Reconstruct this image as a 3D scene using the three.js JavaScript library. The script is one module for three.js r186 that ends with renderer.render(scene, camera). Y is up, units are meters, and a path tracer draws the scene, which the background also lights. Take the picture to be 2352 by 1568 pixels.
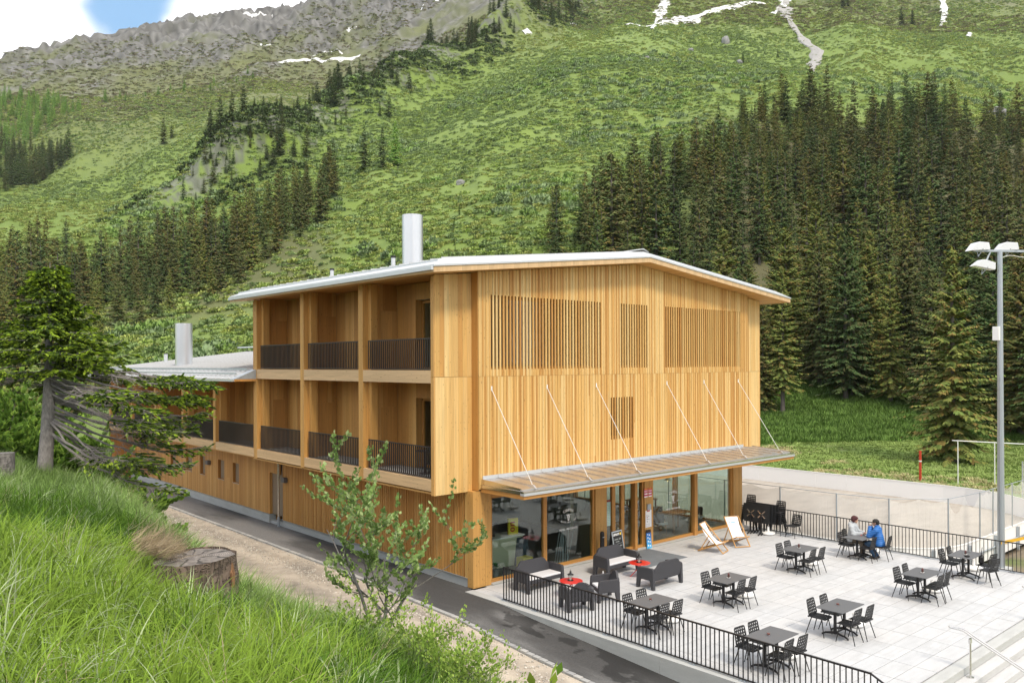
import * as THREE from 'three';
import { mergeGeometries, toCreasedNormals } from 'three/addons/utils/BufferGeometryUtils.js';
import { RoundedBoxGeometry } from 'three/addons/geometries/RoundedBoxGeometry.js';
import { MarchingCubes } from 'three/addons/objects/MarchingCubes.js';

// ---------- camera, sky, sun, exposure ----------
const scene = new THREE.Scene();
const EYE = new THREE.Vector3(-15.36, 6.8, 19.28), YAW = 0.849554;
const camera = new THREE.PerspectiveCamera(2 * Math.atan(784 / 1878.9) * 180 / Math.PI, 1.5, 0.1, 6000);
camera.position.copy(EYE);
camera.rotation.set(0, YAW - Math.PI / 2, -0.0044, 'YXZ');
camera.setViewOffset(2352, 1568, 0, -50, 2352, 1568);
const renderer = new THREE.WebGLRenderer({ antialias: true });
renderer.toneMapping = THREE.LinearToneMapping;
renderer.toneMappingExposure = 1.34;
renderer.shadowMap.enabled = true;

function rng(seed) { let a = seed >>> 0; return () => { a = (a + 0x6D2B79F5) | 0; let t = Math.imul(a ^ (a >>> 15), 1 | a); t = (t + Math.imul(t ^ (t >>> 7), 61 | t)) ^ t; return ((t ^ (t >>> 14)) >>> 0) / 4294967296; }; }
const R0 = rng(7);
const lerp = (a, b, t) => a + (b - a) * t, clamp = (x, a = 0, b = 1) => Math.min(b, Math.max(a, x));
const smooth = (a, b, x) => { const t = clamp((x - a) / (b - a)); return t * t * (3 - 2 * t); };
// value noise
const PERM = new Uint16Array(1024); { const r = rng(99); for (let i = 0; i < 1024; i++) PERM[i] = (r() * 65536) | 0; }
const hash3 = (x, y, z) => PERM[(PERM[(PERM[x & 1023] + y) & 1023] + z) & 1023] / 65536;
function noise(x, y, z = 0) {
  const X = Math.floor(x), Y = Math.floor(y), Z = Math.floor(z); let fx = x - X, fy = y - Y, fz = z - Z;
  fx = fx * fx * (3 - 2 * fx); fy = fy * fy * (3 - 2 * fy); fz = fz * fz * (3 - 2 * fz);
  const c = (i, j, k) => hash3(X + i, Y + j, Z + k);
  return lerp(lerp(lerp(c(0, 0, 0), c(1, 0, 0), fx), lerp(c(0, 1, 0), c(1, 1, 0), fx), fy), lerp(lerp(c(0, 0, 1), c(1, 0, 1), fx), lerp(c(0, 1, 1), c(1, 1, 1), fx), fy), fz) * 2 - 1;
}
function fbm(x, y, z = 0, o = 4) { let s = 0, a = 0.5, f = 1; for (let i = 0; i < o; i++) { s += a * noise(x * f, y * f, z * f + i * 17.3); a *= 0.5; f *= 2.03; } return s; }

const SKYGAP = [-1.305, 0.38]; // azimuth, elevation of a clear gap
// sky: bright broken cloud with blue gaps
{
  const W = 1024, H = 512, d = new Float32Array(W * H * 4);
  for (let j = 0; j < H; j++) for (let i = 0; i < W; i++) {
    const th = (i / W - 0.5) * 2 * Math.PI, ph = (j / H - 0.5) * Math.PI, y = Math.sin(ph), c = Math.cos(ph), x = c * Math.cos(th), z = c * Math.sin(th);
    const k = 1 / (Math.max(y, 0) + 0.25), n = fbm(x * k * 1.6 + 5.1, z * k * 1.6 + 2.0, y * 1.5, 5) + 0.35 * fbm(x * 6 + 3, y * 9, z * 6, 4);
    // one gap of blue low over the ridge, further ones where the cloud is thin
    const g = Math.hypot((th - SKYGAP[0]) / 0.042 + (ph - SKYGAP[1]) * 9, (ph - SKYGAP[1]) / 0.045) + 2.6 * fbm(x * 11, y * 18, z * 11 + 4, 5);
    let cover = smooth(-0.34, -0.12, n); cover = Math.min(cover, smooth(0.45, 1.15, g));
    const cl = 1.18 + 0.35 * n, o = (j * W + i) * 4;
    d[o] = lerp(0.26, cl, cover); d[o + 1] = lerp(0.46, cl * 1.0, cover); d[o + 2] = lerp(0.72, cl * 1.02, cover); d[o + 3] = 1;
    if (y < 0) { d[o] = 0.5; d[o + 1] = 0.52; d[o + 2] = 0.5; }
  }
  const sky = new THREE.DataTexture(d, W, H, THREE.RGBAFormat, THREE.FloatType);
  sky.mapping = THREE.EquirectangularReflectionMapping; sky.magFilter = sky.minFilter = THREE.LinearFilter; sky.wrapS = THREE.RepeatWrapping; sky.needsUpdate = true;
  scene.background = sky; scene.environment = sky;
}
const sun = new THREE.DirectionalLight(0xfff1dc, 2.3);
sun.position.set(-20, 122, 98); sun.target.position.set(5, 0, 0); scene.add(sun, sun.target);
sun.castShadow = true; sun.shadow.radius = 20; sun.shadow.mapSize.set(4096, 4096);
Object.assign(sun.shadow.camera, { left: -120, right: 120, top: 120, bottom: -120, near: 1, far: 500 });

// ---------- helpers ----------
const taken = {};
function numbered(n) { const k = taken[n] = (taken[n] ?? -1) + 1; return k ? `${n}_${String(k).padStart(3, '0')}` : n; }
function M(name, geo, mat, parent) { const m = new THREE.Mesh(geo, mat); m.name = name; m.castShadow = m.receiveShadow = true; parent.add(m); return m; }
function tag(o, label, category, group) { o.userData = { label, category }; if (group) o.userData.group = group; return o; }
function thing(name, label, category, [x, y, z] = [0, 0, 0], turn = 0, group) {
  const o = new THREE.Group(); o.name = numbered(name); scene.add(o); o.position.set(x, y, z); o.rotation.y = turn; return tag(o, label, category, group);
}
function single(name, geo, mat, label, category, [x, y, z] = [0, 0, 0], turn = 0, group) {
  const o = M(numbered(name), geo, mat, scene); o.position.set(x, y, z); o.rotation.y = turn; return tag(o, label, category, group);
}
function struct(name, geo, mat) { const o = M(numbered(name), geo, mat, scene); o.userData = { kind: 'structure' }; return o; }
function stuff(o) { o.userData.kind = 'stuff'; return o; }
function dup(src, label, [x, y, z], turn = 0) {
  const c = src.clone(); c.name = numbered(src.name.replace(/_\d{3}$/, '')); c.userData = { ...src.userData, label }; c.position.set(x, y, z); c.rotation.set(0, turn, 0); scene.add(c); return c;
}
// box with uv in metres; grain axis runs along v
function box(x0, x1, y0, y1, z0, z1, grain = 'y', r = R0) {
  const P = [], N = [], U = [], I = [], ou = r() * 7, ov = r() * 7, gi = 'xyz'.indexOf(grain);
  const lo = [Math.min(x0, x1), Math.min(y0, y1), Math.min(z0, z1)], hi = [Math.max(x0, x1), Math.max(y0, y1), Math.max(z0, z1)];
  for (let a = 0; a < 3; a++) for (const s of [0, 1]) {
    const b = (a + 1) % 3, c = (a + 2) % 3, base = P.length / 3, n = [0, 0, 0]; n[a] = s ? 1 : -1;
    const ga = gi === b ? b : c, ua = ga === b ? c : b;
    for (const [i, j] of [[0, 0], [1, 0], [1, 1], [0, 1]]) { const p = [0, 0, 0]; p[a] = s ? hi[a] : lo[a]; p[b] = i ? hi[b] : lo[b]; p[c] = j ? hi[c] : lo[c]; P.push(...p); N.push(...n); U.push(p[ua] + ou, (p[ga] + ov) / 2); }
    I.push(...(s ? [0, 1, 2, 0, 2, 3] : [0, 2, 1, 0, 3, 2]).map(k => k + base));
  }
  return buf(P, I, U, N);
}
function buf(P, I, U, N) {
  const g = new THREE.BufferGeometry(); g.setAttribute('position', new THREE.Float32BufferAttribute(P, 3));
  if (N) g.setAttribute('normal', new THREE.Float32BufferAttribute(N, 3));
  g.setAttribute('uv', new THREE.Float32BufferAttribute(U ?? new Array(P.length / 3 * 2).fill(0), 2)); if (I) g.setIndex(I); if (!N) g.computeVertexNormals(); return g;
}
// prism: polygon in a plane, extruded; pts [[a,b]...] on axes (ax, bx), from c0 to c1 on the third
function prism(pts, ax, bx, c0, c1, bevel = 0) {
  const sh = new THREE.Shape(pts.map(p => new THREE.Vector2(p[0], p[1])));
  const g = new THREE.ExtrudeGeometry(sh, { depth: Math.abs(c1 - c0) - 2 * bevel, bevelEnabled: bevel > 0, bevelSize: bevel, bevelThickness: bevel, bevelOffset: -bevel, bevelSegments: 1, steps: 1 });
  g.translate(0, 0, Math.min(c0, c1) + bevel);
  const cx = 'xyz'.replace(ax, '').replace(bx, ''), m = new THREE.Matrix4(), v = { x: [1, 0, 0], y: [0, 1, 0], z: [0, 0, 1] };
  m.makeBasis(new THREE.Vector3(...v[ax]), new THREE.Vector3(...v[bx]), new THREE.Vector3(...v[cx])); g.applyMatrix4(m);
  if (m.determinant() < 0) flip(g);
  const p = g.attributes.position, n = g.attributes.normal, u = g.attributes.uv;
  for (let i = 0; i < p.count; i++) { const nx = Math.abs(n.getX(i)), ny = Math.abs(n.getY(i)); u.setXY(i, nx > 0.6 ? p.getZ(i) : p.getX(i), (ny > 0.6 ? p.getZ(i) : p.getY(i)) / 2); }
  return g;
}
function flip(g) {
  const n = g.attributes.normal, a = g.attributes;
  if (!g.index) { for (const k in a) { const t = a[k], s = t.itemSize; for (let i = 0; i < t.count; i += 3) for (let c = 0; c < s; c++) { const q = t.array[(i + 1) * s + c]; t.array[(i + 1) * s + c] = t.array[(i + 2) * s + c]; t.array[(i + 2) * s + c] = q; } } }
  else { const ix = g.index.array; for (let i = 0; i < ix.length; i += 3) { const q = ix[i + 1]; ix[i + 1] = ix[i + 2]; ix[i + 2] = q; } }
  g.computeVertexNormals(); return g;
}
const V3 = (x, y, z) => new THREE.Vector3(x, y, z);
function rod(a, b, r0, r1 = r0, seg = 8) { // tapered cylinder between two points
  const A = Array.isArray(a) ? V3(...a) : a, B = Array.isArray(b) ? V3(...b) : b, d = B.clone().sub(A), g = new THREE.CylinderGeometry(r1, r0, d.length(), seg, 1);
  g.applyQuaternion(new THREE.Quaternion().setFromUnitVectors(V3(0, 1, 0), d.normalize())); g.translate((A.x + B.x) / 2, (A.y + B.y) / 2, (A.z + B.z) / 2); return g;
}
function tube(pts, r, seg = 24, rs = 6) { return new THREE.TubeGeometry(new THREE.CatmullRomCurve3(pts.map(p => Array.isArray(p) ? V3(...p) : p)), seg, r, rs); }
const mg = (list) => mergeGeometries(list.map(g => { const h = g.index ? g.toNonIndexed() : g; for (const k in h.attributes) if (!['position', 'normal', 'uv'].includes(k)) h.deleteAttribute(k); return h; }));
function tapered(pts, radii, seg = 7) { // tube with changing radius along points
  const P = [], I = [], U = [], n = pts.length; let ref = V3(0.3, 0.1, 0.9).normalize();
  for (let i = 0; i < n; i++) {
    const t = pts[Math.min(i + 1, n - 1)].clone().sub(pts[Math.max(i - 1, 0)]).normalize(), s = V3().crossVectors(t, ref).normalize(), q = V3().crossVectors(s, t);
    for (let k = 0; k <= seg; k++) { const a = k / seg * 2 * Math.PI, c = Math.cos(a) * radii[i], d = Math.sin(a) * radii[i]; P.push(pts[i].x + s.x * c + q.x * d, pts[i].y + s.y * c + q.y * d, pts[i].z + s.z * c + q.z * d); U.push(k / seg, i * 0.4); }
  }
  for (let i = 0; i < n - 1; i++) for (let k = 0; k < seg; k++) { const a = i * (seg + 1) + k, b = a + seg + 1; I.push(a, a + 1, b, b, a + 1, b + 1); }
  return buf(P, I, U);
}

// ---------- textures and materials ----------
function tex(w, h, fn, srgb = false) {
  const d = new Uint8Array(w * h * 4); for (let j = 0; j < h; j++) for (let i = 0; i < w; i++) { const c = fn(i, j), o = (j * w + i) * 4; if (typeof c === 'number') d[o] = d[o + 1] = d[o + 2] = clamp(c) * 255; else { d[o] = clamp(c[0]) * 255; d[o + 1] = clamp(c[1]) * 255; d[o + 2] = clamp(c[2]) * 255; } d[o + 3] = 255; }
  const t = new THREE.DataTexture(d, w, h); t.wrapS = t.wrapT = THREE.RepeatWrapping; t.magFilter = THREE.LinearFilter; t.minFilter = THREE.LinearMipmapLinearFilter; t.generateMipmaps = true; if (srgb) t.colorSpace = THREE.SRGBColorSpace; t.needsUpdate = true; return t;
}
const tile = (f, w, h) => (i, j) => { const a = i / w, b = j / h; return f(i, j) * (1 - a) * (1 - b) + f(i - w, j) * a * (1 - b) + f(i, j - h) * (1 - a) * b + f(i - w, j - h) * a * b; };
const woodTex = (() => {
  const W = 512, H = 1024, r = rng(41), knots = []; for (let k = 0; k < 26; k++) knots.push([r() * W, r() * H, 3 + r() * 4, 6 + r() * 8]);
  const base = tile((i, j) => 0.86 + 0.16 * noise(i * 0.035, j * 0.0015, 1) + 0.11 * noise(i * 0.16 + 0.8 * noise(i * 0.01, j * 0.01), j * 0.004, 5) + 0.07 * noise(i * 0.5, j * 0.01, 9), W, H);
  return tex(W, H, (i, j) => {
    let v = base(i, j), red = 0;
    for (const [x, y, a, b] of knots) { let dx = Math.abs(i - x), dy = Math.abs(j - y); dx = Math.min(dx, W - dx); dy = Math.min(dy, H - dy); const q = (dx / a) ** 2 + (dy / b) ** 2; if (q < 4) { const s = Math.exp(-q * 1.2); v *= 1 - 0.6 * s; red += s; } }
    return [v, v * (1 - 0.05 * red), v * (1 - 0.12 * red)];
  });
})();
const grainTex = tex(256, 256, tile((i, j) => 0.85 + 0.22 * fbm(i * 0.06, j * 0.06, 2, 4), 256, 256));
const speckTex = (() => { const r = rng(5); return tex(512, 512, tile((i, j) => 0.82 + 0.16 * fbm(i * 0.02, j * 0.02, 3, 3) + 0.22 * (hash3(i & 1023, j & 1023, 4) - 0.5), 512, 512)); })();
const concreteTex = tex(512, 512, tile((i, j) => 0.86 + 0.16 * fbm(i * 0.012, j * 0.012, 8, 4) + 0.08 * noise(i * 0.3, j * 0.3, 2) + 0.06 * noise(i * 0.05, j * 0.005, 6), 512, 512));
const std = (r, g, b, rough = 0.8, more = {}) => { const m = new THREE.MeshStandardMaterial({ roughness: rough, ...more }); m.color.setRGB(r, g, b); return m; };
const phys = (r, g, b, rough, more = {}) => { const m = new THREE.MeshPhysicalMaterial({ roughness: rough, ...more }); m.color.setRGB(r, g, b); return m; };
const wood = (r, g, b, more = {}) => std(r, g, b, 0.62, { map: woodTex, bumpMap: woodTex, bumpScale: 0.002, ...more });
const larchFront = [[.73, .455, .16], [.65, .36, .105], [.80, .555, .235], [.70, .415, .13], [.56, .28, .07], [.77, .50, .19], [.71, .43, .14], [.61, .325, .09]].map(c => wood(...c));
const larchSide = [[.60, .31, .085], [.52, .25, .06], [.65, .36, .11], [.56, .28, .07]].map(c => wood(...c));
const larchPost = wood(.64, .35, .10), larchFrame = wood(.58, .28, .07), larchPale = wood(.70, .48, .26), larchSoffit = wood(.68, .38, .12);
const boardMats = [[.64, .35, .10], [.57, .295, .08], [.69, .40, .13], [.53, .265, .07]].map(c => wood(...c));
const darkMetal = std(.022, .021, .023, 0.45, { metalness: 0.3 }), railBrown = std(.03, .024, .022, 0.5), black = std(.015, .015, .016, 0.5), blackPlastic = std(.02, .02, .022, 0.55), greyPlastic = std(.045, .045, .052, 0.6);
const zinc = std(.62, .64, .66, 0.42, { metalness: 0.55 }), zincRoof = std(.60, .61, .62, 0.5, { metalness: 0.35, map: grainTex }), steel = std(.70, .71, .73, 0.36, { metalness: 0.9 }), galv = std(.50, .55, .60, 0.45, { metalness: 0.5, map: grainTex }), inox = std(.72, .70, .68, 0.22, { metalness: 1 });
const canopySheet = std(.60, .58, .56, 0.34, { metalness: 0.85 });
const concrete = std(.52, .53, .52, 0.85, { map: concreteTex, bumpMap: concreteTex, bumpScale: 0.003 }), whitePlastic = std(.82, .82, .81, 0.5), whitePaint = std(.80, .80, .79, 0.5), cushion = std(.66, .66, .68, 0.95);
const red = phys(.72, .025, .015, 0.3, { clearcoat: 0.6, clearcoatRoughness: 0.2 });
const glass = phys(.86, .93, .90, 0.01, { transmission: 1, thickness: 0, ior: 1.62 }), clearGlass = phys(1, 1, 1, 0.02, { transmission: 1, thickness: 0, ior: 1.5 });
const darkRoom = std(.26, .20, .14, 0.9), roomWall = std(.35, .33, .28, 0.9), roomFloor = std(.10, .10, .10, 0.6), roomCeil = std(.45, .40, .34, 0.9);
const pick = (a, r = R0) => a[(r() * a.length) | 0];
// ---------- terrain: survey frame (bearing b, distance v) turned from the building axes ----------
const FX = Math.cos(YAW), FZ = -Math.sin(YAW);
const toUV = (x, z) => { const dx = x - EYE.x, dz = z - EYE.z; return [dx * -FZ + dz * FX, dx * FX + dz * FZ]; };
const fromUV = (u, v) => [EYE.x + u * -FZ + v * FX, EYE.z + u * FX + v * FZ];
const bearing = (px) => (px - 1176) / 1878.9;
// height angles (thousandths of tangent above the eye) of the valley side by bearing and distance
const DV = [60, 75, 100, 130, 160, 200, 250, 300, 350, 420, 500, 600, 700, 850, 1000, 1250];
const SIDE = [
  [-1600, [-130, -104, -60, -20, 30, 70, 120, 150, 170, 190, 220, 260, 300, 330, 350, 300]],
  [-300, [-130, -104, -56, -16, 36, 78, 122, 148, 166, 182, 215, 264, 305, 335, 355, 300]],
  [0, [-130, -104, -52, -13, 40, 82, 124, 150, 168, 182, 219, 267, 310, 342, 372, 320]],
  [200, [-130, -104, -50, -6, 44, 87, 132, 161, 180, 198, 236, 283, 315, 355, 388, 340]],
  [400, [-130, -104, -47, 2, 52, 97, 145, 177, 201, 230, 262, 294, 326, 363, 407, 360]],
  [600, [-130, -104, -42, 17, 70, 116, 164, 198, 227, 259, 278, 302, 328, 374, 422, 380]],
  [800, [-130, -104, -36, 33, 89, 140, 188, 225, 257, 288, 303, 313, 333, 379, 441, 400]],
  [1000, [-130, -104, -31, 49, 108, 156, 204, 244, 275, 313, 340, 353, 364, 411, 448, 420]],
  [1200, [-130, -104, -26, 60, 124, 177, 225, 262, 294, 334, 374, 412, 435, 455, 470, 450]],
  [1400, [-130, -104, -26, 60, 129, 183, 230, 273, 305, 343, 374, 405, 430, 462, 484, 470]],
  [1600, [-130, -104, -26, 60, 124, 180, 233, 273, 308, 343, 374, 402, 430, 468, 488, 480]],
  [1800, [-128, -98, -26, 54, 113, 177, 233, 276, 308, 342, 372, 400, 428, 468, 490, 480]],
  [2100, [-126, -96, -26, 54, 110, 172, 228, 270, 305, 340, 372, 400, 430, 470, 492, 480]],
  [2400, [-126, -96, -28, 48, 105, 165, 222, 265, 300, 338, 370, 400, 430, 470, 492, 480]],
  [4000, [-126, -98, -40, 20, 70, 120, 160, 200, 240, 280, 320, 350, 390, 420, 440, 430]]];
const LV = DV.map(Math.log);
function sideAngle(b, v) {
  const px = b * 1878.9 + 1176; let i = 0; while (i < SIDE.length - 2 && px > SIDE[i + 1][0]) i++;
  const t = clamp((px - SIDE[i][0]) / (SIDE[i + 1][0] - SIDE[i][0])), lv = Math.log(clamp(v, 60, 1250)); let k = 0; while (k < DV.length - 2 && lv > LV[k + 1]) k++;
  const s = (lv - LV[k]) / (LV[k + 1] - LV[k]), ts = t * t * (3 - 2 * t) * 0.5 + t * 0.5, row = (q) => lerp(SIDE[q][1][k], SIDE[q][1][k + 1], s);
  return lerp(row(i), row(i + 1), ts) / 1000;
}
// spur of rock running up to the right: bearing/distance points
const SPUR = [[440, 330], [620, 365], [800, 430], [1000, 500], [1180, 590], [1300, 680]].map(([p, v]) => [bearing(p) * v, v]);
function spurDist(u, v) {
  let best = 1e9, side = 0; for (let i = 0; i < SPUR.length - 1; i++) { const [a, b] = SPUR[i], [c, d] = SPUR[i + 1], ex = c - a, ey = d - b, t = clamp(((u - a) * ex + (v - b) * ey) / (ex * ex + ey * ey)), q = Math.hypot(u - a - t * ex, v - b - t * ey); if (q < best) { best = q; side = ((u - a) * ey - (v - b) * ex) / Math.hypot(ex, ey); } }
  return [best, side];
}
const BANK_TOP = [[-40, 5.6], [-14, 4.6], [-9, 4.2], [-6.2, 3.8], [-4.86, 3.6], [-2.8, 3.4], [-1.5, 3.12], [-0.4, 2.7], [0.6, 2.0], [2.5, 0.2], [4, -1.5]], BANK_EDGE = [[-40, 30], [-14, 20], [-9, 17], [-6.6, 14.2], [-4.5, 11.5], [-2.5, 10.2], [-0.4, 9.6], [4, 8]];
function table(T, x) { let i = 0; while (i < T.length - 2 && x > T[i + 1][0]) i++; return lerp(T[i][1], T[i + 1][1], smooth(0, 1, (x - T[i][0]) / (T[i + 1][0] - T[i][0])) * 0.5 + clamp((x - T[i][0]) / (T[i + 1][0] - T[i][0])) * 0.5); }
function bank(u, v) {
  const e = table(BANK_EDGE, u), top = table(BANK_TOP, u) + Math.max(0, e - v) * lerp(0.25, 0.07, smooth(-4, -9, u)); const over = v - e;
  let h = top - (over > 0 ? (over < 1.6 ? over * over * 0.19 : 0.486 + (over - 1.6) * 0.6) : 0);
  return h + 0.12 * fbm(u * 0.5, v * 0.5, 3, 3);
}
const roadY = (z) => z < 1.2 ? 0 : -0.062 * (z - 1.2) * smooth(1.2, 3, z);
function valley(x, z) {
  let h = roadY(z) - 0.07; if (x > -0.3) h = lerp(h, -1.25, smooth(-0.3, 0.25, x)); if (z < -36) h = lerp(h, -0.4, smooth(-36, -44, z));
  if (z > 12 && x > -0.5) h = lerp(h, -1.6, smooth(12.1, 13, z));
  if (x > 32.9) h = lerp(h, -0.75, smooth(32.9, 33.6, x)); else if (x > 14.3 && z > 7.2) h = lerp(h, -0.95, smooth(7.2, 8.2, z));
  if (x > 22 && z > 8) h += 0.25 * smooth(22, 34, x);
  return h;
}
function ground(x, z) {
  const [u, v] = toUV(x, z), r = Math.hypot(u, v); let h = valley(x, z);
  if (r > 55) {
    const front = v / r, vv = r * Math.max(front, 0.35), b = u / Math.max(vv, 1); let m = EYE.y + sideAngle(clamp(b, -1.45, 1.45), vv) * vv;
    if (front < 0.35) m = lerp(m, r * 0.12, smooth(0.35, -0.3, front));
    const amp = smooth(80, 260, r); m += amp * (11 * fbm(x * 0.009, z * 0.009, 1, 3) + smooth(150, 330, r) * 15 * (0.28 - Math.abs(fbm(u / r * 9, r * 0.004, 21, 3))) + 2.2 * fbm(x * 0.045, z * 0.045, 7, 3));
    if (front > 0.5) { const q = (u * 260 - v * 131) / 291, s2 = (u * 131 + v * 260) / 291; m += smooth(170, 330, r) * smooth(1000, 800, r) * 17 * (0.3 - Math.abs(fbm(q / 75, s2 / 300, 31, 3))); }
    if (vv > 220 && front > 0.6) {
      const [d, s] = spurDist(u, v), w = smooth(46, 0, d) * smooth(300, 360, v); m += w * (15 + 7 * noise(x * 0.05, z * 0.05, 3)) + (d < 40 ? smooth(40, 8, d) * 5 * Math.abs(fbm(x * 0.07, z * 0.07, 4, 3)) : 0);
      const rock = smooth(700, 980, vv); if (rock > 0) m += rock * (26 * (0.35 - Math.abs(fbm(x * 0.016, z * 0.016, 9, 4))) + 17 * (0.3 - Math.abs(fbm(x * 0.05, z * 0.05, 12, 3))) + 13 * fbm(x * 0.14, z * 0.14, 15, 3));
    }
    h = lerp(h, m, smooth(57, 72, r * Math.max(front, 0)+ (front < 0.35 ? 40 : 0)));
  }
  return r < 60 ? Math.max(h, bank(u, v)) : h;
}
const place = (px, v) => { const [x, z] = fromUV(bearing(px) * v, v); return V3(x, ground(x, z), z); };
{
  const P = [], C = [], I = [], U = [], angs = [], rad = [];
  for (let a = -180; a < -48; a += 4) angs.push(a); for (let a = -48; a < 48; a += 0.2) angs.push(a); for (let a = 48; a <= 180; a += 4) angs.push(a);
  for (let r = 1.2; r < 5000;) { rad.push(r); r += r < 45 ? 0.28 + r * 0.012 : r < 90 ? 0.9 : r < 660 ? r * 0.0085 : r < 1120 ? 4 : r * 0.06; }
  const nA = angs.length;
  for (const r of rad) for (const a of angs) {
    const t = a * Math.PI / 180, u = r * Math.sin(t), v = r * Math.cos(t), [x, z] = fromUV(u, v), h = r > 1300 ? ground(...fromUV(1300 * Math.sin(t), 1300 * Math.cos(t))) * clamp((5000 - r) / 3700) : ground(x, z);
    P.push(x, h, z); U.push(x / 4, z / 4);
    const n1 = fbm(x * 0.03, z * 0.03, 2, 4), n2 = fbm(x * 0.25, z * 0.25, 5, 3), n3 = noise(x * 1.3, z * 1.3, 8);
    let c = [.165 + .05 * n1 + .04 * n2, .24 + .06 * n1 + .05 * n2, .045 + .025 * n1];
    if (r < 60 && h > -0.4 && bank(u, v) > h - 0.02) c = [.075 + .03 * n2, .085 + .03 * n2, .03];
    else if (r < 78) { const dry = clamp(0.4 + n1 * 1.6 + n2 * 1.2 + n3 * 0.25); c = [lerp(.14, .36, dry), lerp(.24, .33, dry), lerp(.04, .15, dry)]; if (x > 14.3 && x < 34 && z > 7) { const g = smooth(-0.15, 0.2, n2 + n1); c = [lerp(.24, .12, g), lerp(.19, .16, g), lerp(.13, .04, g)]; } if (x < 2) c = [.26 + .05 * n2, .23 + .05 * n2, .18 + .04 * n2]; }
    else {
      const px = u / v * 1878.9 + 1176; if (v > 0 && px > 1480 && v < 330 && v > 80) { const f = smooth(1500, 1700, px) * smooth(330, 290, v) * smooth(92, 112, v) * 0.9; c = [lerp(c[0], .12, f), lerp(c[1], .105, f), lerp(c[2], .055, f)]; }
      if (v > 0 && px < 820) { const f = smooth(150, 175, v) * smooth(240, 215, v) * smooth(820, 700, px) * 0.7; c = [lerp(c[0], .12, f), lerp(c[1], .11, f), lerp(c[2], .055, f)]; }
      const up = smooth(480, 760, v + 90 * n1 + (px > 1300 ? -40 : 40)); c = [lerp(c[0], .15 + .06 * n2, up), lerp(c[1], .165 + .06 * n2, up), lerp(c[2], .065, up)];
      if (v > 280) { const [d] = spurDist(u, v), s = smooth(22, 6, d + 34 * n2 + 14 * n3) * 0.8; const k = .17 + .12 * n3 + .06 * n2; c = [lerp(c[0], k, s), lerp(c[1], k, s), lerp(c[2], k * 0.95, s)]; }
      const rk = smooth(730, 960, v + 260 * n1 + 170 * n2 + (px - 600) * 0.06 - (px > 1250 ? 160 : 0)); const k = .15 + .11 * n2 + .09 * n3; c = [lerp(c[0], k, rk), lerp(c[1], k * 0.985, rk), lerp(c[2], k * 0.95, rk)];
    }
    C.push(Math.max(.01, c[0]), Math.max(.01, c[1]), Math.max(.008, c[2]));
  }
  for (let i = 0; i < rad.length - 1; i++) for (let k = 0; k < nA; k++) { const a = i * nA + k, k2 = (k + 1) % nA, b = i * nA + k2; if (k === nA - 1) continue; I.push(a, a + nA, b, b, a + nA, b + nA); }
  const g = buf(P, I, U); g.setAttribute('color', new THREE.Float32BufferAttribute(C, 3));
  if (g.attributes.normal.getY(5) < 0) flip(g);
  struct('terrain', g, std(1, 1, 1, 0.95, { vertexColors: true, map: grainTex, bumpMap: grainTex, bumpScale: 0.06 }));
}
// ---------- the lodge ----------
const lodge = thing('lodge_building', 'three storey timber lodge with slatted gable facade, balconies and metal canopy', 'building');
const annex = thing('annex_building', 'low two storey timber wing with pale metal roof, behind the old spruce', 'building');
const rb = rng(12);
// roof height (underside) at x
const RIDGE = 7.55, roofY = (x) => 9.36 + (9.45 - Math.abs(x - RIDGE)) * 0.107;
// --- ground floor, front: posts, frames, panes
const GF = 2.93; // soffit height of the ground floor
function post(x0, x1, name = 'post', mat = larchPost, z0 = -0.28, z1 = 0, y1 = GF) { // built from upright boards
  const n = Math.max(1, Math.round((x1 - x0) / 0.24)), g = []; for (let i = 0; i < n; i++) g.push(box(x0 + (x1 - x0) * i / n + 0.003, x0 + (x1 - x0) * (i + 1) / n - 0.003, 0.015, y1, z0, z1 - (i % 2) * 0.002)); return M(name, mg(g), mat, lodge);
}
post(0.0, 0.71); post(5.40, 5.95); post(8.03, 8.50); post(13.71, 14.35);
M('corner_board', box(0.001, 0.14, 0.27, GF, -0.40, -0.285), larchFront[3], lodge);
function glazed(x0, x1, name = 'window', z = -0.10, y0 = 0.06, y1 = 2.72) {
  const w = new THREE.Group(); w.name = name; lodge.add(w); const t = 0.075;
  M('pane', box(x0 + t - 0.02, x1 - t + 0.02, y0 + t, y1 - t, z - 0.012, z), glass, w);
  M('frame', mg([box(x0, x1, y0, y0 + t + 0.02, z - 0.06, z + 0.05, 'x'), box(x0, x1, y1 - t, y1, z - 0.06, z + 0.05, 'x'), box(x0, x0 + t, y0 + t + 0.02, y1 - t, z - 0.06, z + 0.05), box(x1 - t, x1, y0 + t + 0.02, y1 - t, z - 0.06, z + 0.05)]), larchFrame, w);
  return w;
}
glazed(0.715, 3.05); glazed(3.055, 5.395); glazed(5.955, 6.40, 'door'); glazed(6.405, 6.88, 'door'); glazed(6.885, 7.50, 'door'); glazed(7.505, 8.025, 'door'); glazed(8.505, 11.09); glazed(11.095, 13.705);
M('mullion', box(7.42, 7.56, 0.02, GF, -0.06, 0.06), larchFrame, lodge); M('mullion', box(11.0, 11.19, 0.02, GF, -0.06, 0.05), larchFrame, lodge);
M('head_beam', box(0.71, 13.71, 2.725, GF, -0.2, 0.02, 'x'), larchFrame, lodge); M('threshold', box(0.71, 13.71, 0.012, 0.058, -0.2, 0.06, 'x'), concrete, lodge);
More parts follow.
